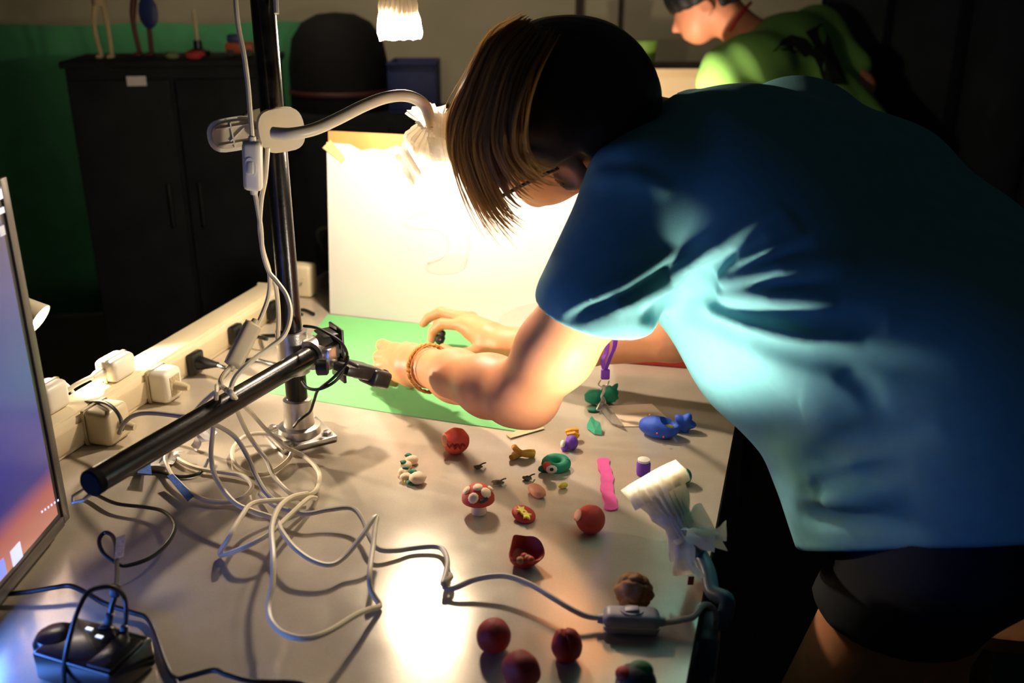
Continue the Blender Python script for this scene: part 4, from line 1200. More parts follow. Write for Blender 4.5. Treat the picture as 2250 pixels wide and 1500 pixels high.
# mushroom
t = thing('clay_mushroom', P(1052, 1128), 'red clay toadstool with cream spots and cream stem', 'clay')
mb = P(1052, 1126)
MB().lathe((mb.x, mb.y, TZ + 0.0002), Z1, [(0, 0.0088), (0.003, 0.0098), (0.010, 0.0088), (0.018, 0.0078), (0.02, 0.006)], 22).build('stem', C_cream, t)
cc = Vector((mb.x, mb.y, TZ + 0.0185)) + Vector((-0.0005, 0.001, 0))
MB().lathe(cc, Z1, [(-0.0015, 0.010), (-0.003, 0.017), (-0.001, 0.0198), (0.004, 0.0196), (0.011, 0.0165), (0.0165, 0.010), (0.0185, 0.004), (0.0188, 0.0005)], 28).build('cap', C_red, t)
for (px, py, rr, q) in ((1050, 1070, 0.0062, 0), (1068, 1082, 0.0072, 0), (1040, 1094, 0.0068, 0), (1025, 1077, 0.0060, 0), (1078, 1074, 0.0050, 0)):
    # project on the cap (ellipsoid)
    d = (W(px, py, 1) - cam.location).normalized()
    R = Vector((0.0198, 0.0198, 0.0190))
    oc = cam.location - cc
    sd = Vector((d.x / R.x, d.y / R.y, d.z / R.z)); so_ = Vector((oc.x / R.x, oc.y / R.y, oc.z / R.z))
    A_, B_, C_ = sd.dot(sd), sd.dot(so_), so_.dot(so_) - 1
    D_ = B_ * B_ - A_ * C_
    if D_ < 0: D_ = 0
    h = cam.location + d * ((-B_ - math.sqrt(D_)) / A_)
    n = Vector(((h.x - cc.x) / R.x ** 2, (h.y - cc.y) / R.y ** 2, (h.z - cc.z) / R.z ** 2)).normalized()
    e1 = n.orthogonal().normalized()
    MB().blob(h, (rr, rr * 0.95, 0.0024), (e1, n.cross(e1), n), sub=2).build('spot', C_cream, t)
MB().tube(smooth_path([on_ball(cc + Vector((0, 0, 0.001)), 0.0195, 1054, 1101), on_ball(cc, 0.0198, 1062, 1100), on_ball(cc, 0.0198, 1070, 1094)], 4), 0.0026, 8).build('mark', C_black, t)

# red slice with yellow star bits
s0 = P(1151, 1130, 0.006)
t = thing('clay_slice', P(1151, 1136), 'flat red clay disc topped with yellow pieces below the pink nugget', 'clay')
sn = Vector((0.12, -0.30, 0.94)).normalized(); s1 = Vector((0.8, -0.55, 0)).normalized(); s1 = (s1 - sn * s1.dot(sn)).normalized(); s2 = sn.cross(s1)
MB().blob(s0, (0.0155, 0.0125, 0.0055), (s1, s2, sn), sub=3, amp=0.06, freq=1.5, floor=TZ + 0.0002).build('disc', C_red, t)
for (px, py, aa) in ((1145, 1122, 0.3), (1156, 1133, 0.9)):
    o_ = on_plane(px, py, s0 + sn * 0.0055, sn)
    out = []
    for k in range(10):
        q = aa + math.pi * k / 5
        rr = 0.0075 if k % 2 == 0 else 0.0036
        out.append(o_ + s1 * math.cos(q) * rr + s2 * math.sin(q) * rr * 0.8)
    MB().prism(out, sn, 0.003).build('topping', C_yel, t)

# nuggets and crumbs
a_ = P(1180, 1078, 0.006)
ax_ = (Vector((0.55, -0.83, 0)), Vector((0.83, 0.55, 0)), Z1)
MB().blob(a_, (0.0155, 0.0085, 0.0078), ax_, sub=3, amp=0.14, freq=1.4, seed=2, floor=TZ + 0.0002).build('clay_nugget', C_peach, label='pale pink clay nugget right of the toadstool', cat='clay')
MB().blob(P(1237, 1066, 0.004), (0.0072, 0.0042, 0.004), (Vector((0.9, 0.4, 0)), Vector((-0.4, 0.9, 0)), Z1), sub=2, amp=0.1, freq=1.4, floor=TZ + 0.0002).build('clay_nugget', C_yel, label='tiny yellow clay nugget beside the teal eye model', cat='clay')
M_deb = mat('debris', (96, 84, 62), 0.7, var=0.4, scale=200)
for i, (px, py, sz, lb) in enumerate(((1050, 1025, 0.008, 'tiny brown twig crumb below the coral ball'), (1094, 1060, 0.011, 'small grey crumpled crumb above the toadstool'), (1158, 1050, 0.008, 'tiny dark curl of debris above the pink nugget'))):
    p = P(px, py, 0.003)
    b = MB().blob(p, (sz * 0.7, sz * 0.5, 0.0025), sub=2, amp=0.8, freq=2.4, seed=i, floor=TZ + 0.0002)
    b.tube(smooth_path([p, p + Vector((0.006, 0.003, 0.003)), p + Vector((0.010, 0.009, 0.001))], 3), 0.0010, 6)
    b.build('crumb', M_deb, label=lb, cat='crumb')

# yellow strips
t = thing('clay_strips', P(1148, 1003), 'crossed orange yellow clay strips near the masking tape', 'clay')
MB().tube(smooth_path([P(1123, 1006, 0.004), P(1140, 998, 0.005), P(1158, 994, 0.007), P(1173, 993, 0.005)], 5), 0.0044, 10).build('strip', C_org, t)
MB().tube(smooth_path([P(1130, 982, 0.005), P(1140, 992, 0.008), P(1155, 998, 0.007), P(1172, 998, 0.004)], 5), 0.0042, 10).build('strip', C_org, t)
# purple lump with orange crown
t = thing('clay_creature', P(1250, 985), 'purple clay creature with orange crown and white eye', 'clay')
MB().blob(P(1256, 972, 0.0100), (0.0090, 0.0085, 0.0105), sub=3, amp=0.12, freq=1.4, seed=6, floor=TZ + 0.0002).build('body', C_pur, t)
MB().blob(P(1241, 984, 0.004), (0.0055, 0.005, 0.0045), sub=2, floor=TZ + 0.0002).build('foot', C_pur, t)
MB().blob(P(1237, 975, 0.009), (0.0035, 0.006, 0.0055), sub=2).build('eye', C_white, t)
MB().tube([P(1243, 949, 0.012), P(1255, 946, 0.014), P(1270, 946, 0.013)], 0.0042, 8).build('crown', C_org, t)
MB().tube([P(1246, 956, 0.010), P(1262, 953, 0.012), P(1270, 958, 0.008)], 0.004, 8).build('crown', C_org, t)
# teal ring with eye
t = thing('clay_ring', P(1218, 1040), 'teal clay ring creature with a white eye and red patch', 'clay')
cr_ = P(1222, 1018, 0.007)
pts = [cr_ + Vector((math.cos(q) * 0.0125, math.sin(q) * 0.010, 0.002 * math.sin(q))) for q in np.linspace(0, 2 * math.pi, 25)]
MB().tube(pts, 0.0072, 12, caps=False).build('ring', C_green, t)
MB().blob(P(1196, 1028, 0.005), (0.010, 0.006, 0.005), (Vector((0.8, 0.5, 0)), Vector((-0.5, 0.8, 0)), Z1), sub=2, floor=TZ + 0.0002).build('tail', C_dgreen, t)
MB().blob(P(1202, 1024, 0.010), (0.006, 0.0045, 0.007), sub=2).build('patch', C_orr, t)
ey = P(1212, 1031, 0.012)
MB().blob(ey, (0.0075, 0.003, 0.0062), (X1, view(ey), Z1.cross(X1) if False else Z1), sub=2).build('eye', C_white, t)
MB().blob(ey + view(ey) * 0.003, (0.0026, 0.0012, 0.0026), (X1, view(ey), Z1), sub=2).build('pupil', C_black, t)
# teal scraps
t = thing('clay_dragon', P(1320, 885), 'teal clay creature with pointed ear behind the badge holder', 'clay')
p = P(1307, 872, 0.012)
MB().blob(p, (0.016, 0.013, 0.012), sub=3, amp=0.2, freq=1.8, seed=3, floor=TZ + 0.0002).build('body', C_green, t)
p2 = P(1338, 866, 0.014)
MB().blob(p2, (0.014, 0.012, 0.013), sub=3, amp=0.2, freq=1.8, seed=8, floor=TZ + 0.0002).build('head', C_green, t)
MB().lathe(p2 + Vector((0.006, 0.002, 0.006)), (0.5, 0, 0.8), [(0, 0.006), (0.01, 0.003), (0.013, 0.0006)], 10).build('ear', C_green, t)
MB().lathe(p2 + Vector((0.006, 0, -0.002)), (0.6, -0.2, -0.3), [(0, 0.006), (0.008, 0.003), (0.010, 0.0006)], 10).build('jaw', C_green, t)
MB().blob(P(1303, 900, 0.003), (0.009, 0.006, 0.003), sub=2, amp=0.3, floor=TZ + 0.0002).build('clay_scrap', C_dgreen, label='flat teal clay scrap beneath the badge holder', cat='clay')
sc_ = [P(1289, 940, 0.002), P(1296, 926, 0.010), P(1300, 922, 0.012), P(1306, 930, 0.009), P(1318, 936, 0.008), P(1322, 955, 0.002), P(1306, 953, 0.002)]
MB().prism(sc_, (0.1, 0.6, 0.5), 0.006).build('clay_scrap', C_green, smooth=False, label='folded teal clay scrap left of the blue clay shoe', cat='clay')
# blue shoe and blue star
t = thing('clay_shoe', P(1450, 965), 'bright blue clay slipper with olive insert and pink specks', 'clay')
s0 = P(1448, 938, 0.014)
sx_ = Vector((0.90, -0.42, 0)).normalized(); sy_ = Vector((0.42, 0.90, 0)).normalized()
bb = bmesh.new(); bmesh.ops.create_icosphere(bb, subdivisions=4, radius=1)
for v in bb.verts:
    n = v.co.normalized()
    k = 1 + 0.05 * noise.noise(n * 2)
    q = Vector((n.x * 0.029, n.y * 0.018, n.z * 0.0155)) * k
    dx, dy = (n.x - 0.50) / 0.42, n.y / 0.65
    if n.z > 0 and dx * dx + dy * dy < 1:
        q.z -= 0.016 * (1 - (dx * dx + dy * dy)) * n.z
    w = s0 + sx_ * q.x + sy_ * q.y + Z1 * q.z
    w.z = max(w.z, TZ + 0.0002)
    v.co = w
MB().bm(bb).build('upper', C_blue, t)
ip = P(1468, 938, 0.016)
MB().blob(ip, (0.010, 0.008, 0.003), (sx_, sy_, Z1), sub=2, amp=0.1).build('insert', C_olive, t)
for i, (px, py, m_) in enumerate(((1413, 927, C_pink), (1444, 952, C_pink), (1458, 960, C_orr), (1428, 911, C_peach), (1449, 934, C_white))):
    h = s0 + (P(px, py, 0.012) - s0)
    MB().blob(P(px, py, 0.016 if i in (3, 4) else 0.012) + view(h) * 0.004, 0.0016, sub=1).build('speck', m_, t)
st = P(1503, 930, 0.012)
bb = bmesh.new(); bmesh.ops.create_icosphere(bb, subdivisions=4, radius=1)
for v in bb.verts:
    n = v.co.normalized()
    a_ = math.atan2(n.z, n.x)
    k = 0.72 + 0.33 * abs(math.cos(2.5 * a_ + 0.4)) ** 2
    v.co = st + Vector((n.x * 0.017 * k, n.y * 0.010, n.z * 0.0165 * k))
    v.co.z = max(v.co.z, TZ + 0.0002)
MB().bm(bb).build('clay_star', C_blue, label='blue clay star standing next to the blue slipper', cat='clay')
# purple cylinder
t = thing('clay_tub', P(1412, 1042), 'small purple clay tub with silvery rim behind the tissue lamp', 'clay')
pp = P(1413, 1042)
MB().lathe((pp.x, pp.y, TZ + 0.0002), Z1, [(0, 0.0085), (0.004, 0.0092), (0.016, 0.0092), (0.019, 0.0078)], 22).build('body', C_pur, t)
MB().lathe((pp.x, pp.y, TZ + 0.0192), Z1, [(0, 0.0078), (0.003, 0.0080), (0.004, 0.0055)], 22).build('rim', C_white, t)
# ball half white half black
r = 0.0118
c = ball_at(1494, 1043, r)
t = thing('clay_ball', (c.x, c.y, TZ), 'grey clay ball with a dark green cap right of tissue lamp', 'clay')
MB().blob(c, (r * 1.05, r, r), sub=3, amp=0.08, freq=1.6, floor=TZ + 0.0002).build('ball', C_grey, t)
MB().blob(c + Vector((0.0065, -0.001, -0.001)), (r * 0.72, r * 0.95, r * 0.86), sub=3).build('cap', C_dgreen, t)
MB().blob(c + Vector((-0.008, -0.002, 0.008)), (0.004, 0.003, 0.002), sub=2).build('chip', C_peach, t)
# craft stick, pink with wavy edges
t0, t1 = P(1326, 1008), P(1342, 1124)
dl = (t1 - t0); LS = dl.length; dl.normalize(); ds = Vector((dl.y, -dl.x, 0))
out1, out2 = [], []
for i in range(65):
    s_ = i / 64
    w = 0.0080 + 0.0006 * math.sin(s_ * 34)
    endf = min(1, math.sqrt(max(0, 1 - max(0, 1 - s_ * LS / 0.008) ** 2)), math.sqrt(max(0, 1 - max(0, 1 - (1 - s_) * LS / 0.008) ** 2)))
    w *= max(endf, 0.05)
    wob = 0.0012 * math.sin(s_ * 12.6)
    out1.append(t0 + dl * LS * s_ + ds * (w + wob)); out2.append(t0 + dl * LS * s_ - ds * (w - wob))
MB().prism([p + Vector((0, 0, 0.0024)) for p in out1 + out2[::-1]], (0, 0, -1), 0.0022).build('craft_stick', C_pink, label='bright pink wavy craft stick lying on the steel table', cat='stick')
# big red ball with ear
r = 0.0172
c = ball_at(1298, 1140, r)
t = thing('clay_ball', (c.x, c.y, TZ), 'red clay ball with a small peach ear below the pink stick', 'clay')
MB().blob(c, (r, r, r * 0.98), sub=4, amp=0.04, freq=1.6, floor=TZ + 0.0002).build('ball', C_red, t)
e = on_ball(c, r, 1271, 1132)
en = (e - c).normalized()
MB().blob(e + en * 0.001, (0.0022, 0.0075, 0.0075), (en, en.cross(Z1).normalized(), en.cross(Z1).normalized().cross(en)), sub=2).build('ear', C_peach, t)
# red bowl with balls
bc = P(1150, 1240, 0.0)
t = thing('clay_bowl', bc, 'dark red clay bowl with uneven rim holding four small balls', 'clay')
vs, fs = [], []
n = 40
for k, (rr, zz) in enumerate(((0.004, 0.001), (0.011, 0.002), (0.0155, 0.010), (0.0175, 0.020), (0.0165, 0.0225), (0.0145, 0.019), (0.0125, 0.012), (0.006, 0.0085), (0.001, 0.008))):
    for i in range(n):
        a_ = 2 * math.pi * i / n
        lip = 1 + (0.16 * math.cos(a_ + 0.5) + 0.10 * math.cos(3 * a_ + 0.6)) * (zz / 0.02)
        lift = (0.006 * math.sin(a_ - 0.2) + 0.0025 * math.sin(3 * a_)) * (zz / 0.02) ** 2
        vs.append(bc + Vector((math.cos(a_) * rr * lip * 1.08, math.sin(a_) * rr * lip, max(zz + lift, 0.0003) if k else 0.0003)))
for k in range(8):
    for i in range(n):
        a_, b2 = k * n + i, k * n + (i + 1) % n
        fs.append((a_, b2, b2 + n, a_ + n))
fs.append(tuple(range(n))); fs.append(tuple(8 * n + i for i in range(n)))
MB().add(vs, fs).build('bowl', C_dred, t)
for (px, py, m_) in ((1143, 1231, C_brown), (1152, 1223, C_red), (1160, 1227, C_brown), (1166, 1230, C_red)):
    MB().blob(P(px, py, 0.0155), 0.0046, sub=2).build('clay_bead', m_, None, label={1143: 'tan clay bead at the front left inside the red bowl', 1152: 'red clay bead at the back inside the red bowl', 1160: 'tan clay bead in the middle of the red bowl', 1166: 'red clay bead at the right inside the red bowl'}[px], cat='clay', group='beads in the clay bowl')
# brown lump
c = P(1393, 1300, 0.018)
bb = bmesh.new(); bmesh.ops.create_icosphere(bb, subdivisions=5, radius=1)
gr = [(nv3, dep, wid, msk) for (nv3, dep, wid, msk) in (((0.85, 0.1, -0.35), 0.16, 0.09, (0.1, -0.6, 0.7)), ((0.3, -0.2, 0.9), 0.14, 0.08, (0.5, -0.8, 0.2)), ((-0.6, 0.5, 0.6), 0.12, 0.10, (-0.7, -0.6, 0.3)), ((0.2, 0.9, 0.5), 0.12, 0.10, (0.3, -0.2, 0.9)))]
def grooved(n_, seed):
    k = 1 + 0.13 * noise.noise(n_ * 1.7 + Vector((seed, 1, 0))) + 0.04 * noise.noise(n_ * 4.5 + Vector((0, seed, 0)))
    for (g, dep, wid, msk) in gr:
        q = n_.dot(Vector(g).normalized()) - 0.12 + 0.10 * noise.noise(n_ * 2.5 + Vector((0, 0, seed)))
        k -= dep * math.exp(-(q / wid) ** 2) * max(0.0, n_.dot(Vector(msk).normalized())) ** 0.7
    return k
for v in bb.verts:
    n_ = v.co.normalized()
    k = grooved(n_, 4)
    v.co = c + Vector((n_.x * 0.0195, n_.y * 0.0185, n_.z * 0.0200)) * k
    v.co.z = max(v.co.z, TZ + 0.0002)
MB().bm(bb).build('clay_lump', C_brown, label='brown creased clay lump behind the grey foreground switch', cat='clay')
# dark red balls at the front
r = 0.0168
c = ball_at(1085, 1396, r)
MB().blob(c, r, sub=4, amp=0.05, freq=1.5, seed=1, floor=TZ + 0.0002).build('clay_ball', C_dred, label='round dark red clay ball in front, without any parts', cat='clay')
c = ball_at(1145, 1472, 0.0175)
MB().blob(c, (0.0175, 0.0165, 0.0180), sub=4, amp=0.10, freq=1.4, seed=5, floor=TZ + 0.0002).build('clay_ball', C_dred, label='dark red clay ball with flattened top cut by the bottom edge', cat='clay')
c = ball_at(1245, 1417, 0.0155)
bb = bmesh.new(); bmesh.ops.create_icosphere(bb, subdivisions=5, radius=1)
for v in bb.verts:
    n_ = v.co.normalized()
    k = 1 + 0.08 * noise.noise(n_ * 1.8 + Vector((0, 7, 0)))
    k -= 0.24 * math.exp(-((n_.x - 0.10 + 0.35 * n_.z * n_.z) / 0.13) ** 2) * max(0, n_.z * 0.9 - n_.y * 0.25)
    v.co = c + Vector((n_.x * 0.0148, n_.y * 0.0145, n_.z * 0.0175)) * k
    v.co.z = max(v.co.z, TZ + 0.0002)
MB().bm(bb).build('clay_lump', C_dred, label='dark red cleft clay lump right of the two front balls', cat='clay')
c = P(1397, 1500, 0.017)
t = thing('clay_ball', (c.x, c.y, TZ), 'dark clay ball of green red and grey cut by bottom edge', 'clay')
MB().blob(c, (0.0185, 0.0175, 0.0175), sub=4, amp=0.06, freq=1.5, seed=2, floor=TZ + 0.0002).build('ball', C_black, t)
MB().blob(c + Vector((0.004, 0.004, 0.010)), (0.012, 0.010, 0.009), sub=3).build('patch', clay('leaf', (34, 112, 52)), t)
MB().blob(c + Vector((-0.011, -0.001, 0.011)), (0.008, 0.008, 0.006), sub=3).build('patch', C_red, t)
MB().blob(c + Vector((-0.013, -0.008, 0.002)), (0.006, 0.006, 0.007), sub=3).build('patch', C_grey, t)
# orange scrap behind the tissue
MB().blob(P(1524, 1142, 0.006), (0.008, 0.007, 0.006), sub=2, amp=0.2, floor=TZ + 0.0002).build('clay_scrap', C_orr, label='small orange red clay scrap behind the tissue tails', cat='clay')

# paper card, badge holder on lanyard
cd_ = [P(1338, 893), P(1345, 930), P(1360, 938), P(1420, 938), P(1475, 928), P(1432, 888)]
MB().prism([p + Vector((0, 0, 0.0012)) for p in cd_], (0, 0, -1), 0.0006).build('paper_card', mat('card_cream', (226, 204, 176), 0.8, var=0.03), smooth=False, label='cream paper card lying beneath the blue clay slipper', cat='paper')
lan = thing('lanyard', P(1340, 905), 'purple lanyard with metal clasp and clear plastic badge holder', 'lanyard')
M_lan = mat('lanyard_purple', (126, 50, 190), 0.6)
top = [W(1300, 500, 1.20), W(1340, 640, 1.26), W(1352, 745, 1.34), W(1340, 785, 1.37), W(1330, 812, 1.39)]
MB().ribbon(smooth_path(top, 6), 0.008, (0.8, 0.5, 0.2), 0.0007).build('strap', M_lan, lan)
MB().ribbon(smooth_path([W(1302, 500, 1.21), W(1330, 640, 1.28), W(1334, 760, 1.37), W(1324, 790, 1.385), W(1328, 812, 1.392)], 6), 0.007, (0.7, -0.6, 0.2), 0.0007).build('strap', M_lan, lan)
a_ = W(1329, 812, 1.39); b_ = W(1331, 832, 1.395)
MB().box((a_ + b_) / 2, (0.013, 0.006, 0.016), None, 0.002).build('strap_joint', M_lan, lan)
MB().tube(smooth_path([W(1320, 834, 1.395), W(1315, 845, 1.395), W(1322, 850, 1.395), W(1334, 846, 1.395), W(1338, 836, 1.395)], 5), 0.0011, 8).build('ring', M_alu, lan)
ch = [W(1326, 846, 1.395), W(1327, 858, 1.40), W(1322, 870, 1.405), P(1326, 884, 0.012)]
MB().tube(smooth_path(ch, 5), 0.0020, 8).build('clasp', M_alu, lan)
MB().tube(smooth_path([P(1326, 872, 0.018), P(1316, 890, 0.010), P(1312, 900, 0.006), P(1325, 899, 0.006), P(1331, 886, 0.010), P(1327, 872, 0.018)], 5), 0.0010, 8).build('clasp_loop', M_alu, lan)
bd = [P(1306, 886, 0.004), P(1330, 884, 0.009), P(1372, 938, 0.006), P(1345, 932, 0.002)]
m_clear = mat('clear_plastic', (235, 232, 226), 0.12, var=0.02, trans=0.85)
MB().prism(bd, (0, 0, 1), 0.0016).build('badge_holder', m_clear, lan, smooth=False)

# red tray at the far right on the table
ty = P(1440, 812)
tray = thing('red_tray', (ty.x + 0.03, ty.y + 0.09, TZ), 'shallow red tray with dark inside behind the bent arm', 'tray')
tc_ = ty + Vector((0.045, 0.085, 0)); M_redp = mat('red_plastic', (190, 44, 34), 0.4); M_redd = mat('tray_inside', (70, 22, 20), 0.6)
tx, tyv = Vector((0.97, -0.22, 0)), Vector((0.22, 0.97, 0))
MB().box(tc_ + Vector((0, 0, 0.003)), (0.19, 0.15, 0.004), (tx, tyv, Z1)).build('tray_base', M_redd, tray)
for k in (-1, 1):
    MB().box(tc_ + tx * k * 0.095 + Vector((0, 0, 0.010)), (0.006, 0.156, 0.018), (tx, tyv, Z1), 0.002).build('rim', M_redp, tray)
    MB().box(tc_ + tyv * k * 0.075 + Vector((0, 0, 0.010)), (0.196, 0.006, 0.018), (tx, tyv, Z1), 0.002).build('rim', M_redp, tray)
# ================================================================== PERSON LEANING OVER THE TABLE
M_skin = mat('skin', (214, 146, 102), 0.5, var=0.05, scale=40, sss=0.12)
M_shirt = mat('teal_shirt', (100, 162, 168), 0.85, var=0.05, scale=60, bump=0.12, bscale=900)
M_short = mat('dark_shorts', (22, 26, 30), 0.9, var=0.2, scale=40)
M_hair = mat('dark_hair', (44, 30, 20), 0.42, var=0.3, scale=50, spec=0.5)

def WP(px, py, Z):
    return W(px, py, Z - 0.015 * min(1.0, max(0.0, (1.42 - Z) / 0.2)))
nv = lambda v: Vector(v).normalized()
C7 = WP(1520, 262, 1.16)
PEL = WP(2170, 1060, 1.08)
SHL, SHR = WP(1432, 432, 1.105), WP(1735, 320, 1.29)
wdir = nv(SHR - SHL)
spine = nv(C7 - PEL)
wdir = nv(wdir - spine * wdir.dot(spine))
back = nv(wdir.cross(spine))
if back.z < 0: back = -back
MID = (C7 + PEL) / 2
# head frame
hl = nv((0.10, -0.80, -0.60)); hf = nv((-0.80, 0.30, -0.53)); hf = nv(hf - hl * hf.dot(hl)); hu = nv(hf.cross(hl))
HC = WP(1192, 262, 1.15)
def H(f, l, u): return HC + hf * f + hl * l + hu * u
EAR = H(-0.012, 0.075, -0.024)
ELB, WRL = WP(1152, 862, 1.235), WP(935, 806, 1.415)
ELR, WRR = WP(1480, 735, 1.40), WP(1112, 757, 1.515)
HIPL, HIPR = PEL - wdir * 0.085, PEL + wdir * 0.085
HIPL = Vector((HIPL.x, HIPL.y, 0.87)); HIPR = Vector((HIPR.x, HIPR.y, 0.87))
KNL, KNR = Vector((0.385, 1.00, 0.47)), Vector((0.60, 1.14, 0.47))
ANL, ANR = Vector((0.44, 0.95, 0.09)), Vector((0.66, 1.08, 0.09))

left_f = [  # left hand: list of finger chains (px, py, Z, radius)
    [(868, 768, 1.480, .0095), (840, 758, 1.510, .0095), (842, 776, 1.545, .0080), (858, 790, 1.555, .0072)],
    [(860, 782, 1.472, .0095), (833, 783, 1.497, .0095), (838, 805, 1.530, .0082), (854, 815, 1.540, .0072)],
    [(860, 800, 1.462, .0092), (834, 802, 1.482, .0090), (842, 824, 1.510, .0078), (858, 830, 1.520, .0070)],
    [(868, 820, 1.452, .0085), (848, 822, 1.466, .0080), (854, 836, 1.488, .0070), (868, 842, 1.498, .0064)],
    [(915, 775, 1.450, .0120), (892, 766, 1.495, .0105), (870, 780, 1.540, .0088), (858, 790, 1.560, .0076)],
]
right_f = [
    [(1020, 714, 1.560, .0098), (972, 711, 1.578, .0092), (952, 727, 1.588, .0080), (948, 747, 1.592, .0070)],
    [(1018, 699, 1.580, .0098), (968, 686, 1.600, .0092), (942, 697, 1.612, .0080), (930, 711, 1.614, .0070)],
    [(1024, 700, 1.600, .0092), (985, 694, 1.630, .0085), (962, 708, 1.642, .0074), (955, 728, 1.645, .0066)],
    [(1034, 698, 1.620, .0085), (1002, 692, 1.648, .0076), (982, 702, 1.658, .0068), (972, 718, 1.660, .0062)],
    [(1072, 764, 1.520, .0125), (1030, 778, 1.530, .0108), (996, 777, 1.552, .0090), (974, 764, 1.572, .0078)],
]
def hand(p, wr, fingers, palm):
    d = s_chain(p, palm, 0.010)
    f = None
    for ch in fingers:
        pts = [(WP(x, y, z), r) for (x, y, z, r) in ch]
        e = s_chain(p, pts, 0.003)
        f = e if f is None else smin(f, e, 0.0022)
    return smin(d, f, 0.008)
def left_hand(p):
    palm = [(WRL, 0.0285), (WP(905, 803, 1.435), 0.0285), (WP(872, 792, 1.470), 0.0180)]
    d = hand(p, WRL, left_f, palm)
    for (x, y, z) in ((872, 772, 1.476), (868, 800, 1.462), (880, 822, 1.450)):
        d = smin(d, s_cap(p, WP(905, 803 + (y - 798) * 0.7, 1.435), WP(x, y, z), 0.020, 0.013), 0.010)
    return d
def right_hand(p):
    palm = [(WRR, 0.0260), (WP(1075, 742, 1.535), 0.0250), (WP(1040, 722, 1.560), 0.0200)]
    d = hand(p, WRR, right_f, palm)
    for (x, y, z) in ((1025, 712, 1.565), (1024, 702, 1.590), (1036, 702, 1.612)):
        d = smin(d, s_cap(p, WP(1080, 742, 1.54), WP(x, y, z), 0.018, 0.013), 0.012)
    return d
def bb(chs, extra):
    P_ = [WP(x, y, z) for ch in chs for (x, y, z, r) in ch] + extra
    a = np.array([tuple(q) for q in P_])
    return a.min(0), a.max(0)
lhf = s_box(left_hand, *bb(left_f, [WRL]), pad=0.045)
rhf = s_box(right_hand, *bb(right_f, [WRR]), pad=0.045)

def head_sdf(p):
    ax = (hf, hl, hu)
    d = s_ell(p, H(-0.008, 0, 0.012), ax, (0.096, 0.074, 0.088))
    d = smin(d, s_ell(p, H(0.036, 0, -0.045), ax, (0.056, 0.056, 0.062)), 0.03)          # face
    d = smin(d, s_cap(p, H(0.010, 0.046, -0.060), H(0.072, 0.012, -0.092), 0.020, 0.015), 0.025)   # jaw sides
    d = smin(d, s_cap(p, H(0.010, -0.046, -0.060), H(0.072, -0.012, -0.092), 0.020, 0.015), 0.025)
    d = smin(d, s_ell(p, H(0.078, 0, -0.092), ax, (0.016, 0.018, 0.014)), 0.02)           # chin
    d = smin(d, s_cap(p, H(0.093, 0, -0.012), H(0.108, 0, -0.046), 0.006, 0.011), 0.012)  # nose
    d = smin(d, s_cap(p, H(0.088, 0.014, -0.072), H(0.088, -0.014, -0.072), 0.006, 0.006), 0.008)  # lips
    for s_ in (1, -1):
        d = smax(d, -s_ell(p, H(0.096, 0.032 * s_, -0.012), ax, (0.014, 0.016, 0.010)), 0.012)  # eye sockets
        d = smin(d, s_ell(p, H(0.080, 0.031 * s_, -0.013), ax, (0.012, 0.012, 0.012)), 0.003)
        # ear
        e = s_ell(p, H(-0.012, 0.079 * s_, -0.022), (nv(hf + hl * 0.5 * s_), nv(hl * s_ - hf * 0.5), hu), (0.019, 0.007, 0.032))
        e = smax(e, -s_ell(p, H(-0.008, 0.087 * s_, -0.018), (hf, hl, hu), (0.010, 0.007, 0.019)), 0.004)
        d = smin(d, e, 0.006)
    return d

NK0, NK1 = H(-0.045, 0, -0.055), C7 - back * 0.045 - spine * 0.01
def body_sdf(p):
    d = head_sdf(p)
    d = smin(d, s_chain(p, [(NK0, 0.052), (NK1, 0.056)], 0.01), 0.03)
    q = s_ell(p, MID + spine * 0.05 - back * 0.01, (wdir, back, spine), (0.115, 0.075, 0.22))
    q = smin(q, s_ell(p, PEL, (wdir, back, spine), (0.135, 0.095, 0.12)), 0.05)
    q = smin(q, s_cap(p, SHL, SHR, 0.052, 0.052), 0.05)
    d = smin(d, q, 0.04)
    ul = s_chain(p, [(SHL, 0.054), (WP(1300, 650, 1.130), 0.0475), (WP(1220, 770, 1.18), 0.0465), (ELB, 0.0405)], 0.02)
    ul = smin(ul, s_cap(p, WP(1120, 888, 1.245), WP(1165, 880, 1.235), 0.026, 0.032), 0.02)
    fl = s_chain(p, [(ELB, 0.040), (WP(1075, 848, 1.285), 0.0400), (WP(1000, 825, 1.35), 0.0350), (WRL, 0.0275)], 0.02)
    d = smin(d, smin(ul, fl, 0.018), 0.03)
    d = smin(d, s_chain(p, [(SHR, 0.052), (ELR, 0.038), (WP(1280, 755, 1.455), 0.034), (WRR, 0.0255)], 0.015), 0.03)
    d = smin(d, lhf(p), 0.012)
    d = smin(d, rhf(p), 0.012)
    for (hp, kn, an, tx) in ((HIPL, KNL, ANL, -0.08), (HIPR, KNR, ANR, -0.08)):
        lg = s_chain(p, [(hp, 0.085), (kn, 0.052), (kn * 0.55 + an * 0.45 + Vector((0.02, -0.01, 0)), 0.050), (an, 0.034)], 0.03)
        lg = smin(lg, s_cap(p, an - Vector((0, 0, 0.045)), an + Vector((tx, 0.09, -0.055)), 0.040, 0.030), 0.03)
        d = smin(d, lg, 0.05)
    return d

person = thing('person', (PEL.x, PEL.y, 0.0), 'person in a teal T-shirt bending over the table, hands on the stage', 'person')
sdf_obj('body', body_sdf, (-0.26, 0.72, 0.0), (0.78, 1.62, 1.50), 0.0034, M_skin, person)

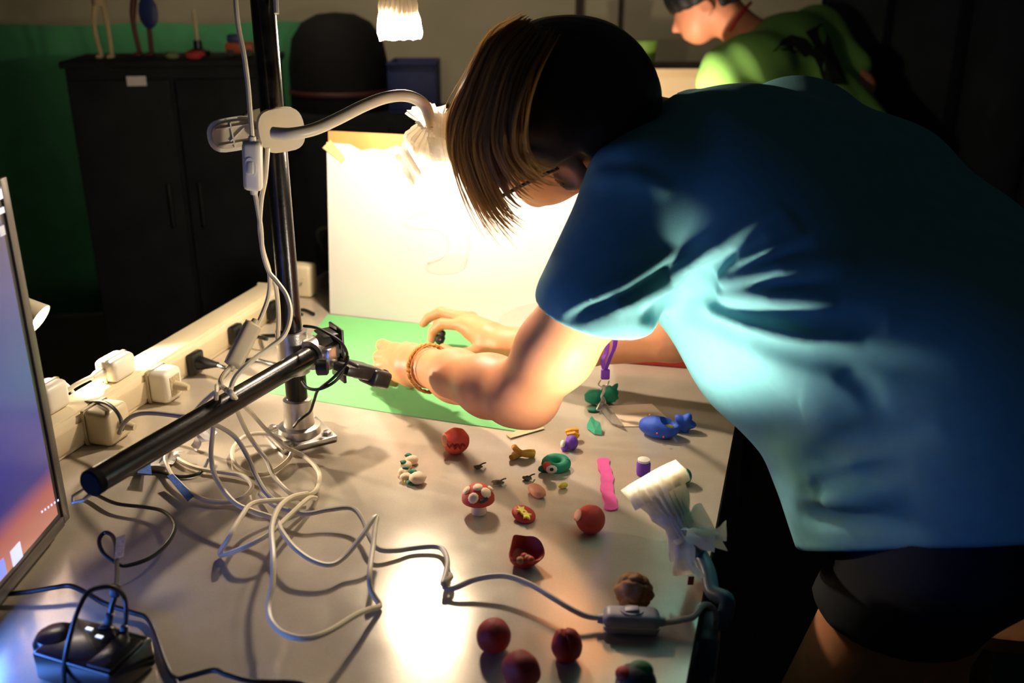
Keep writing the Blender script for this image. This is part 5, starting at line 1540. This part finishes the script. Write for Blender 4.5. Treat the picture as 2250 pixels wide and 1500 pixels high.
# ------------------------------------------------------------------ shirt
HEMP = WP(1900, 1206, 1.04)
HEMN = nv((-0.12, 0.50, 0.86))
def shirt_base(p):
    q = s_ell(p, MID + spine * 0.035 + back * 0.022, (wdir, back, spine), (0.178, 0.120, 0.240))
    q = smin(q, s_ell(p, PEL + back * 0.085 + spine * 0.04, (wdir, back, spine), (0.185, 0.140, 0.20)), 0.08)
    q = smin(q, s_cap(p, SHL, SHR, 0.062, 0.078), 0.05)
    q = smin(q, s_cap(p, C7 - back * 0.045, MID + spine * 0.1, 0.060, 0.12), 0.05)
    q = smin(q, s_chain(p, [(W(1800, 335, 1.22), 0.070), (W(1950, 420, 1.16), 0.072), (W(2100, 565, 1.11), 0.074), (W(2260, 735, 1.07), 0.085)], 0.04), 0.06)
    # cloth hanging below the belly
    q = smin(q, s_chain(p, [(WP(1560, 590, 1.17), 0.088), (WP(1700, 765, 1.17), 0.091), (WP(1840, 905, 1.15), 0.090), (WP(1896, 1055, 1.12), 0.083), (WP(1940, 1290, 1.11), 0.086)], 0.04), 0.05)
    q = smin(q, s_chain(p, [(WP(1960, 1000, 1.09), 0.092), (WP(2070, 1270, 1.08), 0.10)], 0.05), 0.06)
    q = smin(q, s_cap(p, WP(2140, 1050, 1.06), WP(2210, 1300, 1.05), 0.12, 0.12), 0.08)
    # sleeves
    sl = s_cap(p, SHL, WP(1312, 668, 1.078), 0.076, 0.0700)
    d2 = nv(ELB - SHL)
    sl = smax(sl, (p - A(WP(1305, 676, 1.09))) @ A(nv((-0.22, 0.10, -0.97))), 0.004)
    q = smin(q, sl, 0.035)
    sr = s_cap(p, SHR, SHR.lerp(ELR, 0.62), 0.080, 0.066)
    q = smin(q, sr, 0.04)
    return q
FOLDS = []
def fold(px, amp, sig):
    FOLDS.append((np.array([tuple(march(shirt_base, x, y)) for (x, y) in px], dtype=np.float32), amp, sig))
# ridges of the sleeve and the fan of creases from the armpit
fold([(1244, 682), (1367, 629), (1495, 545)], 0.009, 0.0050)
fold([(1262, 690), (1380, 645), (1480, 580)], -0.006, 0.0050)
fold([(1367, 668), (1473, 621), (1580, 547), (1729, 449)], 0.012, 0.0070)
fold([(1420, 690), (1490, 650), (1560, 590), (1640, 530), (1725, 475)], -0.013, 0.0065)
fold([(1596, 571), (1680, 520), (1751, 475)], 0.007, 0.005)
fold([(1590, 583), (1670, 540), (1745, 500)], -0.006, 0.005)
fold([(1580, 595), (1680, 548), (1767, 500)], 0.007, 0.005)
fold([(1575, 606), (1690, 570), (1790, 535)], -0.006, 0.006)
fold([(1564, 618), (1720, 592), (1889, 566)], 0.008, 0.007)
fold([(1555, 632), (1700, 626), (1850, 610)], -0.006, 0.006)
fold([(1545, 644), (1690, 655), (1847, 668)], 0.008, 0.008)
fold([(1540, 660), (1650, 690), (1800, 705), (1950, 705)], -0.010, 0.010)
fold([(1530, 674), (1640, 715), (1761, 745), (1900, 760)], 0.010, 0.008)
fold([(1500, 690), (1640, 742), (1780, 782), (1920, 800), (2100, 815)], -0.010, 0.010)
fold([(1555, 600), (1545, 640), (1520, 680)], -0.012, 0.012)
fold([(1440, 690), (1500, 672), (1545, 650)], -0.012, 0.009)
fold([(1300, 360), (1380, 330), (1470, 290)], 0.005, 0.010)
fold([(1310, 390), (1400, 395), (1480, 420)], 0.005, 0.008)
# hem folds
fold([(1772, 1032), (1852, 988), (1960, 952), (2060, 940)], -0.014, 0.012)
fold([(1768, 1056), (1860, 1016), (1976, 976)], 0.010, 0.010)
fold([(1776, 1072), (1840, 1050), (2012, 1030)], -0.012, 0.010)
fold([(1800, 1100), (1880, 1085), (2000, 1080)], 0.008, 0.012)
fold([(1768, 1128), (1880, 1138), (2024, 1156)], -0.010, 0.008)
fold([(1847, 806), (1900, 849), (1943, 939)], -0.007, 0.008)
fold([(1760, 880), (1800, 900), (1850, 960)], 0.006, 0.018)
def shirt_sdf(p):
    q = shirt_base(p)
    near = np.abs(q) < 0.05
    if near.any():
        pn = p[near]
        disp = np.zeros(len(pn), dtype=np.float32)
        for (pl, amp, sig) in FOLDS:
            lo, hi = pl.min(0) - 4 * sig, pl.max(0) + 4 * sig
            m = ((pn > lo) & (pn < hi)).all(1)
            if not m.any(): continue
            pm = pn[m]
            best = None; tt = None
            nseg = len(pl) - 1
            for i in range(nseg):
                a, b = pl[i], pl[i + 1]
                ba = b - a
                h = np.clip((pm - a) @ ba / (ba @ ba), 0, 1)
                dd = ((pm - a - h[:, None] * ba) ** 2).sum(1)
                t_ = (i + h) / nseg
                if best is None: best, tt = dd, t_
                else:
                    k = dd < best
                    best = np.where(k, dd, best); tt = np.where(k, t_, tt)
            taper = np.clip(np.minimum(tt * 5 + 0.3, (1 - tt) * 2.2), 0, 1)
            disp[m] += 1.5 * amp * taper * np.exp(-best / (2 * sig * sig))
        q = q.copy(); q[near] -= disp
    q = smax(q, -((p - A(HEMP)) @ A(HEMN)), 0.006)
    # sleeve opening
    inner = s_cap(p, WP(1340, 600, 1.11), WP(1240, 790, 1.15), 0.060, 0.0640)
    q = smax(q, -inner, 0.003)
    # neck opening
    q = smax(q, -s_cap(p, C7 - back * 0.05 + spine * 0.055, C7 - back * 0.06 + spine * 0.14, 0.064, 0.09), 0.006)
    return q
sdf_obj('shirt', shirt_sdf, (-0.05, 0.66, 0.73), (0.90, 1.60, 1.48), 0.0032, M_shirt, person)
# shorts
def shorts_sdf(p):
    d = s_ell(p, PEL, (wdir, back, spine), (0.150, 0.108, 0.135))
    for (hp, kn) in ((HIPL, KNL), (HIPR, KNR)):
        d = smin(d, s_cap(p, hp, kn, 0.096, 0.078), 0.04)
    d = smax(d, p[:, 2] - 0.93, 0.02)
    return smax(d, 0.72 - p[:, 2], 0.004)
sdf_obj('shorts', shorts_sdf, (0.15, 0.65, 0.70), (0.85, 1.2, 1.06), 0.008, M_short, person)

# ------------------------------------------------------------------ hair
def hair_sdf(p):
    ax = (hf, hl, hu)
    d = s_ell(p, H(-0.022, 0.0, 0.017), ax, (0.106, 0.091, 0.091))
    d = smin(d, s_ell(p, H(-0.078, 0.0, -0.015), ax, (0.062, 0.074, 0.078)), 0.03)
    q = (p - A(HC)) @ np.array([tuple(hf), tuple(hl), tuple(hu)], dtype=np.float32).T
    f_, u_ = q[:, 0], q[:, 2]
    face = np.minimum(f_ + 0.040, 0.004 - u_ + 0.35 * np.maximum(f_, 0))       # cut below the fringe, ahead of the ear
    d = smax(d, face, 0.012)
    nape = np.minimum(-0.055 - u_, f_ + 0.075)
    d = smax(d, nape, 0.01)
    pn = p * 90
    d = d + 0.0016 * np.sin(q[:, 1] * 420 + 3 * np.sin(q[:, 0] * 60)) * np.clip((q[:, 0] + 0.05) * 20, 0.15, 1)
    return d
hair = sdf_obj('hair', hair_sdf, tuple(HC - Vector((0.19, 0.19, 0.17))), tuple(HC + Vector((0.19, 0.19, 0.17))), 0.0034, M_hair, person)
# hanging locks, each a tapered strand
M_lock = mat('lamplit_hair', (150, 116, 78), 0.42, var=0.35, scale=90, spec=0.5)  # lighter copy of the hair colour, with the lamp glow put in
nt_ = M_lock.node_tree
tr_ = nt_.nodes.new('ShaderNodeBsdfTranslucent'); tr_.inputs['Color'].default_value = lin((236, 208, 160)) + (1,)
mx_h = nt_.nodes.new('ShaderNodeMixShader'); mx_h.inputs['Fac'].default_value = 0.7
nt_.links.new(nt_.nodes['Principled BSDF'].outputs['BSDF'], mx_h.inputs[1]); nt_.links.new(tr_.outputs['BSDF'], mx_h.inputs[2])
nt_.links.new(mx_h.outputs['Shader'], nt_.nodes['Material Output'].inputs['Surface'])
guides = [
    [(1150, 60, 1.10), (1085, 100, 1.09), (1040, 185, 1.10), (1003, 270, 1.125), (1012, 365, 1.145), (1055, 460, 1.15), (1105, 530, 1.15)],
    [(1165, 62, 1.08), (1100, 110, 1.07), (1058, 200, 1.075), (1030, 300, 1.09), (1042, 390, 1.10), (1085, 470, 1.11), (1135, 515, 1.11)],
    [(1180, 70, 1.06), (1125, 130, 1.045), (1090, 220, 1.045), (1070, 310, 1.05), (1085, 390, 1.06), (1120, 450, 1.07), (1160, 475, 1.07)],
    [(1200, 80, 1.045), (1150, 150, 1.03), (1120, 240, 1.02), (1115, 320, 1.025), (1135, 375, 1.03), (1170, 400, 1.035), (1200, 410, 1.04)],
    [(1230, 90, 1.035), (1190, 170, 1.02), (1165, 260, 1.01), (1165, 330, 1.01), (1190, 365, 1.015), (1225, 375, 1.02), (1250, 372, 1.02)],
]
gw = [[WP(x - (8 if k < 4 else 0), y - (6 if k < 3 else 0), z - 0.012) for k, (x, y, z) in enumerate(g)] for g in guides]
rnd = random.Random(3)
sb_ = MB()
def strand(s_, w, jit, cut=1.0, lift=0.0):
    i = min(int(s_), len(gw) - 2); t_ = s_ - i
    pts = [gw[i][k].lerp(gw[i + 1][k], t_) for k in range(7)]
    j0 = Vector((rnd.gauss(0, 1), rnd.gauss(0, 1), rnd.gauss(0, 1))) * jit
    j1 = Vector((rnd.gauss(0, 1), rnd.gauss(0, 1), rnd.gauss(0, 1))) * jit * 2.2
    pts = [p + j0.lerp(j1, k / 6) + Vector((0, 0, -lift * k / 6)) for k, p in enumerate(pts)]
    sp = smooth_path(pts, 4)
    n = max(4, int(len(sp) * cut))
    sp = sp[:n]
    m = len(sp)
    rs = [w * (0.5 + 0.5 * min(1, k / 5)) * (1 - (k / (m - 1)) ** 3 * 0.92) for k in range(m)]
    sb_.tube(sp, rs, 4, caps=False)
for k in range(200):
    s_ = rnd.random() ** 1.3 * 3.9
    strand(s_, rnd.uniform(0.0010, 0.0026), 0.0035, rnd.uniform(0.80, 1.0) if s_ < 2.2 else rnd.uniform(0.75, 0.98))
for k in range(130):
    strand(rnd.random() * 1.5, rnd.uniform(0.0006, 0.0016), 0.0045, rnd.uniform(0.72, 1.0))
for k in range(40):
    strand(rnd.random() * 0.25, rnd.uniform(0.0003, 0.0005), 0.006, rnd.uniform(0.5, 0.9))
sb_.build('hair_locks', M_lock, person, fix=False)

# ------------------------------------------------------------------ glasses, bracelets
gl = thing('eyeglasses', H(0.09, 0.03, -0.012), 'black framed eyeglasses worn under the hanging hair', 'glasses')
for s_ in (1, -1):
    MB().tube([H(-0.010, 0.084 * s_, 0.000), H(0.03, 0.082 * s_, 0.002), H(0.098, 0.072 * s_, -0.004)], 0.0023, 8).build('temple', M_blackp, gl)
    rim = [H(0.104, (0.037 + 0.029 * math.cos(q)) * s_, -0.012 + 0.021 * math.sin(q)) for q in np.linspace(0, 2 * math.pi, 25)]
    MB().tube(rim, 0.0020, 8, caps=False).build('rim', M_blackp, gl)
    MB().add(rim[:-1], [tuple(range(24))]).build('lens', m_clear, gl, smooth=False)
MB().tube([H(0.106, 0.010, -0.006), H(0.109, 0, -0.003), H(0.106, -0.010, -0.006)], 0.002, 8).build('bridge', M_blackp, gl)

M_brace = mat('woven_bracelet', (206, 148, 74), 0.7, var=0.35, scale=260, bump=0.5, bscale=500)
def ring_around(c, axis, r, wob=0.0, n=40):
    axis = nv(axis); e1 = axis.orthogonal().normalized(); e2 = axis.cross(e1)
    return [c + (e1 * math.cos(2 * math.pi * k / n) + e2 * math.sin(2 * math.pi * k / n)) * r * (1 + wob * math.sin(k * 1.7)) for k in range(n + 1)]
br1 = thing('bracelet', WP(925, 840, 1.42), 'braided tan bracelet on the nearer wrist', 'bracelet')
ba_ = nv(WP(1000, 825, 1.35) - WRL)
bc_ = WRL + ba_ * 0.012
for k in range(2):
    pts = []
    e1 = ba_.orthogonal().normalized(); e2 = ba_.cross(e1)
    for j in range(97):
        q = 2 * math.pi * j / 96
        pts.append(bc_ + ba_ * (0.0022 * math.sin(q * 14 + k * math.pi) + 0.006 * math.sin(q + 0.5)) + (e1 * math.cos(q) + e2 * math.sin(q)) * (0.0345 + 0.0012 * math.cos(q * 14 + k * math.pi)))
    MB().tube(pts, 0.0021, 6, caps=False).build('braid', M_brace, br1)
MB().tube(ring_around(bc_ + ba_ * 0.009, ba_ + Vector((0, 0, 0.12)), 0.0352), 0.0009, 6, caps=False).build('cord', M_brace, br1)
ba2 = nv(WP(1280, 755, 1.455) - WRR)
br2 = thing('bracelet', WP(1115, 770, 1.51), 'thin striped bracelet on the farther wrist', 'bracelet')
MB().tube(ring_around(WRR + ba2 * 0.004, ba2, 0.0272), 0.0015, 6, caps=False).build('band', mat('bracelet_stripe', (180, 168, 84), 0.7, var=0.5, scale=300), br2)
MB().tube(ring_around(WRR + ba2 * 0.008, ba2, 0.0274), 0.0011, 6, caps=False).build('cord', mat('bracelet_rust', (190, 110, 60), 0.7), br2)
# little black model between the fingers
bm_ = WP(967, 744, 1.59)
t = thing('clay_figure', bm_ - Vector((0, 0, 0.012)), 'tiny black figure pinched between the fingers over the sheet', 'clay')
MB().blob(bm_, (0.009, 0.008, 0.010), sub=2, amp=0.25, freq=2).build('body', C_black, t)
MB().blob(bm_ + Vector((0.004, -0.002, 0.010)), (0.006, 0.006, 0.006), sub=2).build('head', C_black, t)
MB().blob(bm_ + Vector((0.001, -0.007, 0.001)), 0.002, sub=1).build('speck', C_grey, t)

# wooden stool behind the person
so0 = Vector((0.78, 1.36, 0))
st_ = thing('stool', so0, 'brown wooden stool in the shadow behind the standing leg', 'stool')
M_wood = mat('stool_wood', (150, 100, 64), 0.55, var=0.2, scale=18)
MB().lathe(so0 + Vector((0, 0, 0.44)), Z1, [(0, 0.16), (0.005, 0.168), (0.03, 0.17), (0.036, 0.162)], 36).build('seat', M_wood, st_)
for k in range(4):
    q = math.pi / 4 + k * math.pi / 2
    MB().tube([so0 + Vector((math.cos(q) * 0.12, math.sin(q) * 0.12, 0.445)), so0 + Vector((math.cos(q) * 0.17, math.sin(q) * 0.17, 0.0))], 0.016, 12).build('leg', M_wood, st_)
    q2 = q + math.pi / 2
    MB().tube([so0 + Vector((math.cos(q) * 0.152, math.sin(q) * 0.152, 0.18)), so0 + Vector((math.cos(q2) * 0.152, math.sin(q2) * 0.152, 0.18))], 0.009, 8).build('rung', M_wood, st_)
# ================================================================== NEIGHBOURING STATION AND SECOND PERSON
M_skin2 = mat('skin_far', (214, 140, 104), 0.55, var=0.06, scale=30)
M_tee = mat('lime_shirt', (122, 176, 84), 0.9, var=0.05, scale=40)
Zb = 2.9
def B(px, py, z=Zb): return W(px, py, z)
# far table, hidden mostly
ft = B(1470, 205, 3.15)
t = thing('far_table', (ft.x - 0.14, 2.98, 0), 'dark table of the neighbouring station behind the leaning back', 'table')
MB().box((ft.x - 0.14, 2.98, 0.86), (0.74, 0.88, 0.03), None, 0.003).build('tabletop', M_black, t)
for sx in (-0.33, 0.33):
    for sy in (-0.38, 0.38):
        MB().box((ft.x - 0.14 + sx, 2.98 + sy, 0.4225), (0.04, 0.04, 0.845)).build('leg', M_black, t)
bl, br_ = B(1395, 151, 3.15), B(1545, 156, 3.15)
t = thing('cream_board', ((bl.x + br_.x) / 2, bl.y, 0.875), 'brightly lit cream paper board behind the dark hair', 'board')
hgt = bl.z - 0.876
MB().box(((bl.x + br_.x) / 2 - 0.03, bl.y, 0.876 + hgt / 2), (br_.x - bl.x + 0.10, 0.01, hgt), None, 0.001).build('panel', mat('board_cream', (236, 206, 158), 0.8, var=0.03), t)
MB().box(((bl.x + br_.x) / 2 - 0.03, bl.y - 0.0062, 0.876 + hgt / 2 - 0.012), (br_.x - bl.x + 0.09, 0.0015, hgt - 0.03)).build('paper', mat('board_paper', (240, 214, 170), 0.8, var=0.02), t)
# unseen lamp assumed at that station, behind the leaning back
fl = B(1455, 255, 2.62)
root = thing('clip_lamp', (fl.x + 0.03, fl.y + 0.02, 0.875), 'unseen lamp assumed at the neighbouring station, behind the leaning back', 'lamp', 'clip lamps')
MB().lathe((fl.x + 0.04, fl.y + 0.06, 0.8755), (0, 0, 1), [(0, 0.05), (0.012, 0.05), (0.018, 0.03), (0.02, 0.008)], 24).build('base', M_goose, root)
MB().tube(smooth_path([Vector((fl.x + 0.04, fl.y + 0.06, 0.893)), Vector((fl.x + 0.045, fl.y + 0.06, 1.0)), Vector((fl.x + 0.03, fl.y + 0.03, fl.z + 0.02)), fl], 6), 0.0078, 12).build('gooseneck', M_goose, root)  # neck of the assumed unseen lamp
lamp_head(root, fl, (0.35, 0.85, 0.2), LAMP_W['far'], spot=170, glow=30)
# spotlight added out of view to brighten the back wall
pd = Vector((-0.75, 2.55, 2.45)); pdir = nv((0.12, 0.80, -0.58))
root = thing('added_wall_spotlight', pd, 'added unseen spotlight brightening the back wall', 'lamp')
MB().tube([pd + Vector((0, 0, 0.01)), pd + Vector((0, 0, 0.35))], 0.008, 8).build('stem', M_blackp, root)
MB().lathe(pd - pdir * 0.06, pdir, [(0, 0.025), (0.02, 0.04), (0.12, 0.05), (0.12, 0.047), (0.03, 0.036)], 24, True, False).build('housing', M_black, root)
MB().lathe(pd - pdir * 0.01, pdir, [(0, 0.034), (0.012, 0.036), (0.016, 0.02)], 20).build('bulb', emit_mat('added_wall_glow', WARM, 6), root)  # bulb of the added wall spotlight
ld = bpy.data.lights.new('added_wall_light', 'SPOT'); ld.energy = LAMP_W['spotlight']; ld.color = WARM; ld.shadow_soft_size = 0.03
ld.spot_size = math.radians(110); ld.spot_blend = 0.8
lo = bpy.data.objects.new('added_wall_light', ld); COL.objects.link(lo); lo.parent = root; lo.location = pdir * 0.055
lo.rotation_euler = pdir.to_track_quat('-Z', 'Y').to_euler()
# shelf with cup
cu = B(1411, 147, 3.45)
t = thing('grey_shelf', (cu.x + 0.1, cu.y + 0.1, 0), 'dim grey shelf unit carrying the green cup', 'shelf')
MB().box((cu.x + 0.12, cu.y + 0.10, cu.z / 2), (0.5, 0.3, cu.z - 0.004), None, 0.004).build('body', mat('shelf_grey', (70, 70, 74), 0.8), t)
MB().box((cu.x + 0.12, cu.y + 0.09, cu.z - 0.008), (0.54, 0.33, 0.016), None, 0.003).build('top', mat('shelf_brown', (60, 42, 40), 0.7), t)
t = thing('cup', cu, 'lime green tumbler standing on the shelf behind the hair', 'cup')
M_cup = mat('cup_green', (150, 196, 84), 0.5, var=0.04)
MB().lathe(cu + Vector((0, 0, 0.001)), (0, 0, 1), [(0, 0.040), (0.088, 0.053), (0.088, 0.050), (0.006, 0.037)], 26, True, True).build('wall', M_cup, t)
MB().lathe(cu + Vector((0, 0, 0.083)), (0, 0, 1), [(0, 0.0530), (0.003, 0.0550), (0.007, 0.0550), (0.008, 0.0525)], 26, False, False).build('rim', M_cup, t)

# person in the lime shirt, seen from behind, stooping to the left
HD2 = B(1545, -5, 2.85)
N2 = B(1640, 60, 2.88)
S2L, S2R = B(1660, 150, 2.72), B(1790, 80, 3.02)
PV2 = Vector((B(1800, 300, 2.9).x + 0.06, B(1800, 300, 2.9).y, 0.88))
f2 = nv((-0.86, 0.30, -0.40)); l2 = nv((-0.30, -0.95, 0)); l2 = nv(l2 - f2 * l2.dot(f2)); u2 = nv(f2.cross(l2))
if u2.z < 0: u2 = -u2
def H2(f, l, u): return HD2 + f2 * f + l2 * l + u2 * u
AL0, AL1 = B(1560, 330, 2.75), B(1480, 330, 2.95)
AR0, AR1 = B(1890, 190, 2.95), B(1840, 330, 3.05)
def body2(p):
    ax = (f2, l2, u2)
    d = s_ell(p, H2(0, 0, 0.01), ax, (0.094, 0.074, 0.095))
    d = smin(d, s_ell(p, H2(0.040, 0, -0.06), ax, (0.056, 0.056, 0.064)), 0.03)
    d = smin(d, s_cap(p, H2(0.09, 0, -0.02), H2(0.108, 0, -0.052), 0.007, 0.012), 0.012)
    d = smin(d, s_cap(p, H2(0.084, 0.014, -0.085), H2(0.084, -0.014, -0.085), 0.007, 0.007), 0.008)
    e = s_ell(p, H2(-0.012, 0.078, -0.028), ax, (0.020, 0.008, 0.034))
    e = smax(e, -s_ell(p, H2(-0.008, 0.087, -0.024), ax, (0.010, 0.007, 0.02)), 0.004)
    d = smin(d, e, 0.006)
    d = smin(d, s_cap(p, H2(-0.04, 0, -0.06), N2 + Vector((0.03, 0, -0.05)), 0.055, 0.062), 0.03)
    q = smin(s_cap(p, S2L, S2R, 0.06, 0.06), s_cap(p, N2 + Vector((0.08, 0, -0.12)), PV2, 0.12, 0.13), 0.08)
    d = smin(d, q, 0.05)
    d = smin(d, s_chain(p, [(S2L, 0.055), (AL0, 0.042), (AL1, 0.030)], 0.02), 0.03)
    d = smin(d, s_chain(p, [(S2R, 0.055), (AR0, 0.042), (AR1, 0.032)], 0.02), 0.03)
    for k in (-1, 1):
        hp = PV2 + Vector((0.03 * k, 0.10 * k, -0.02)); kn = Vector((hp.x - 0.03, hp.y + 0.02, 0.46)); an = Vector((hp.x + 0.02, hp.y, 0.08))
        d = smin(d, s_chain(p, [(hp, 0.09), (kn, 0.055), (an, 0.04)], 0.03), 0.05)
        d = smin(d, s_cap(p, an + Vector((0, 0, -0.04)), an + Vector((-0.14, 0.03, -0.045)), 0.038, 0.03), 0.02)
    return d
per2 = thing('person', (PV2.x, PV2.y, 0), 'person in lime green T-shirt with red neck cord, stooping in the background', 'person')
lo2 = (HD2.x - 0.20, 2.2, 0.0); hi2 = (PV2.x + 0.40, 3.35, 1.60)
sdf_obj('body', body2, lo2, hi2, 0.0085, M_skin2, per2)
def tee2(p):
    q = s_cap(p, S2L, S2R, 0.088, 0.088)
    q = smin(q, s_cap(p, N2 + Vector((0.10, 0.0, -0.14)), PV2 + Vector((0, 0, 0.05)), 0.155, 0.165), 0.10)
    q = smin(q, s_cap(p, B(1600, 170, 2.76), B(1680, 300, 2.8), 0.09, 0.14), 0.08)
    q = smin(q, s_cap(p, S2L, S2L.lerp(AL0, 0.6), 0.078, 0.070), 0.05)
    sr = s_cap(p, S2R, B(1868, 150, 2.97), 0.078, 0.062)
    q = smin(q, sr, 0.05)
    q = smax(q, 0.80 - p[:, 2], 0.01)
    q = smax(q, -s_cap(p, N2 + Vector((-0.03, 0, 0.01)), N2 + Vector((-0.09, 0, 0.07)), 0.075, 0.10), 0.01)
    q = q + 0.0045 * np.sin(p[:, 0] * 60 + p[:, 2] * 38) * np.clip((1.30 - p[:, 2]) * 6, 0, 1)
    return q
sdf_obj('t_shirt', tee2, lo2, hi2, 0.0085, M_tee, per2)
def trous2(p):
    d = None
    for k in (-1, 1):
        hp = PV2 + Vector((0.03 * k, 0.10 * k, -0.02)); kn = Vector((hp.x - 0.03, hp.y + 0.02, 0.46)); an = Vector((hp.x + 0.02, hp.y, 0.10))
        e = s_chain(p, [(hp, 0.105), (kn, 0.075), (an, 0.06)], 0.03)
        d = e if d is None else smin(d, e, 0.05)
    return d
sdf_obj('trousers', trous2, lo2, hi2, 0.012, M_short, per2)
def hair2(p):
    ax = (f2, l2, u2)
    d = s_ell(p, H2(-0.016, 0, 0.030), ax, (0.128, 0.104, 0.110))
    q = (p - A(HD2)) @ np.array([tuple(f2), tuple(l2), tuple(u2)], dtype=np.float32).T
    face = np.minimum(q[:, 0] + 0.045, -0.014 - q[:, 2])
    d = smax(d, face, 0.012)
    d = smax(d, -0.050 - q[:, 2], 0.01)
    return d + 0.003 * np.sin(q[:, 0] * 130) * np.sin(q[:, 1] * 120)
sdf_obj('hair', hair2, tuple(HD2 - Vector((0.2, 0.2, 0.2))), tuple(HD2 + Vector((0.2, 0.2, 0.2))), 0.007, mat('black_hair', (16, 15, 15), 0.6), per2)
# red neck cord
def tp2(px, py): return march(tee2, px, py, 2.2, 3.4)
def bp2(px, py):
    f_ = lambda q: np.minimum(tee2(q), body2(q))
    return march(f_, px, py, 2.2, 3.4)
cp = [bp2(x, y) + view(bp2(x, y)) * 0.004 for (x, y) in ((1650, 6), (1636, 20), (1620, 42), (1604, 68))]
MB().tube(smooth_path(cp, 5), 0.005, 8).build('neck_cord', mat('cord_red', (200, 44, 52), 0.6), per2)
# printed motif on the back of the shirt
M_print = mat('print_black', (20, 30, 24), 0.8, var=0.2)
def patch_print(outline, name='shirt_print', m=None):
    pts = [tp2(x, y) for (x, y) in outline]
    pts = [p + view(p) * 0.010 for p in pts]
    ctr = sum(pts, Vector()) / len(pts)
    k = len(pts)
    c2 = tp2(sum(x for x, y in outline) / k, sum(y for x, y in outline) / k); c2 = c2 + view(c2) * 0.010
    MB().add(pts + [c2], [(i, (i + 1) % k, k) for i in range(k)]).build(name, m or M_print, per2, smooth=False)
patch_print([(1697, 114), (1712, 98), (1718, 88), (1738, 76), (1752, 80), (1768, 84), (1784, 100), (1790, 128), (1775, 120), (1770, 127), (1755, 112), (1746, 118), (1730, 104), (1722, 112), (1715, 106)])
patch_print([(1770, 70), (1790, 60), (1806, 50), (1822, 80), (1832, 110), (1850, 150), (1862, 186), (1830, 186), (1808, 178), (1800, 150), (1786, 120), (1790, 100)])
patch_print([(1742, 104), (1750, 102), (1756, 108), (1752, 112), (1744, 110)], m=mat('print_pale', (150, 160, 110), 0.8))
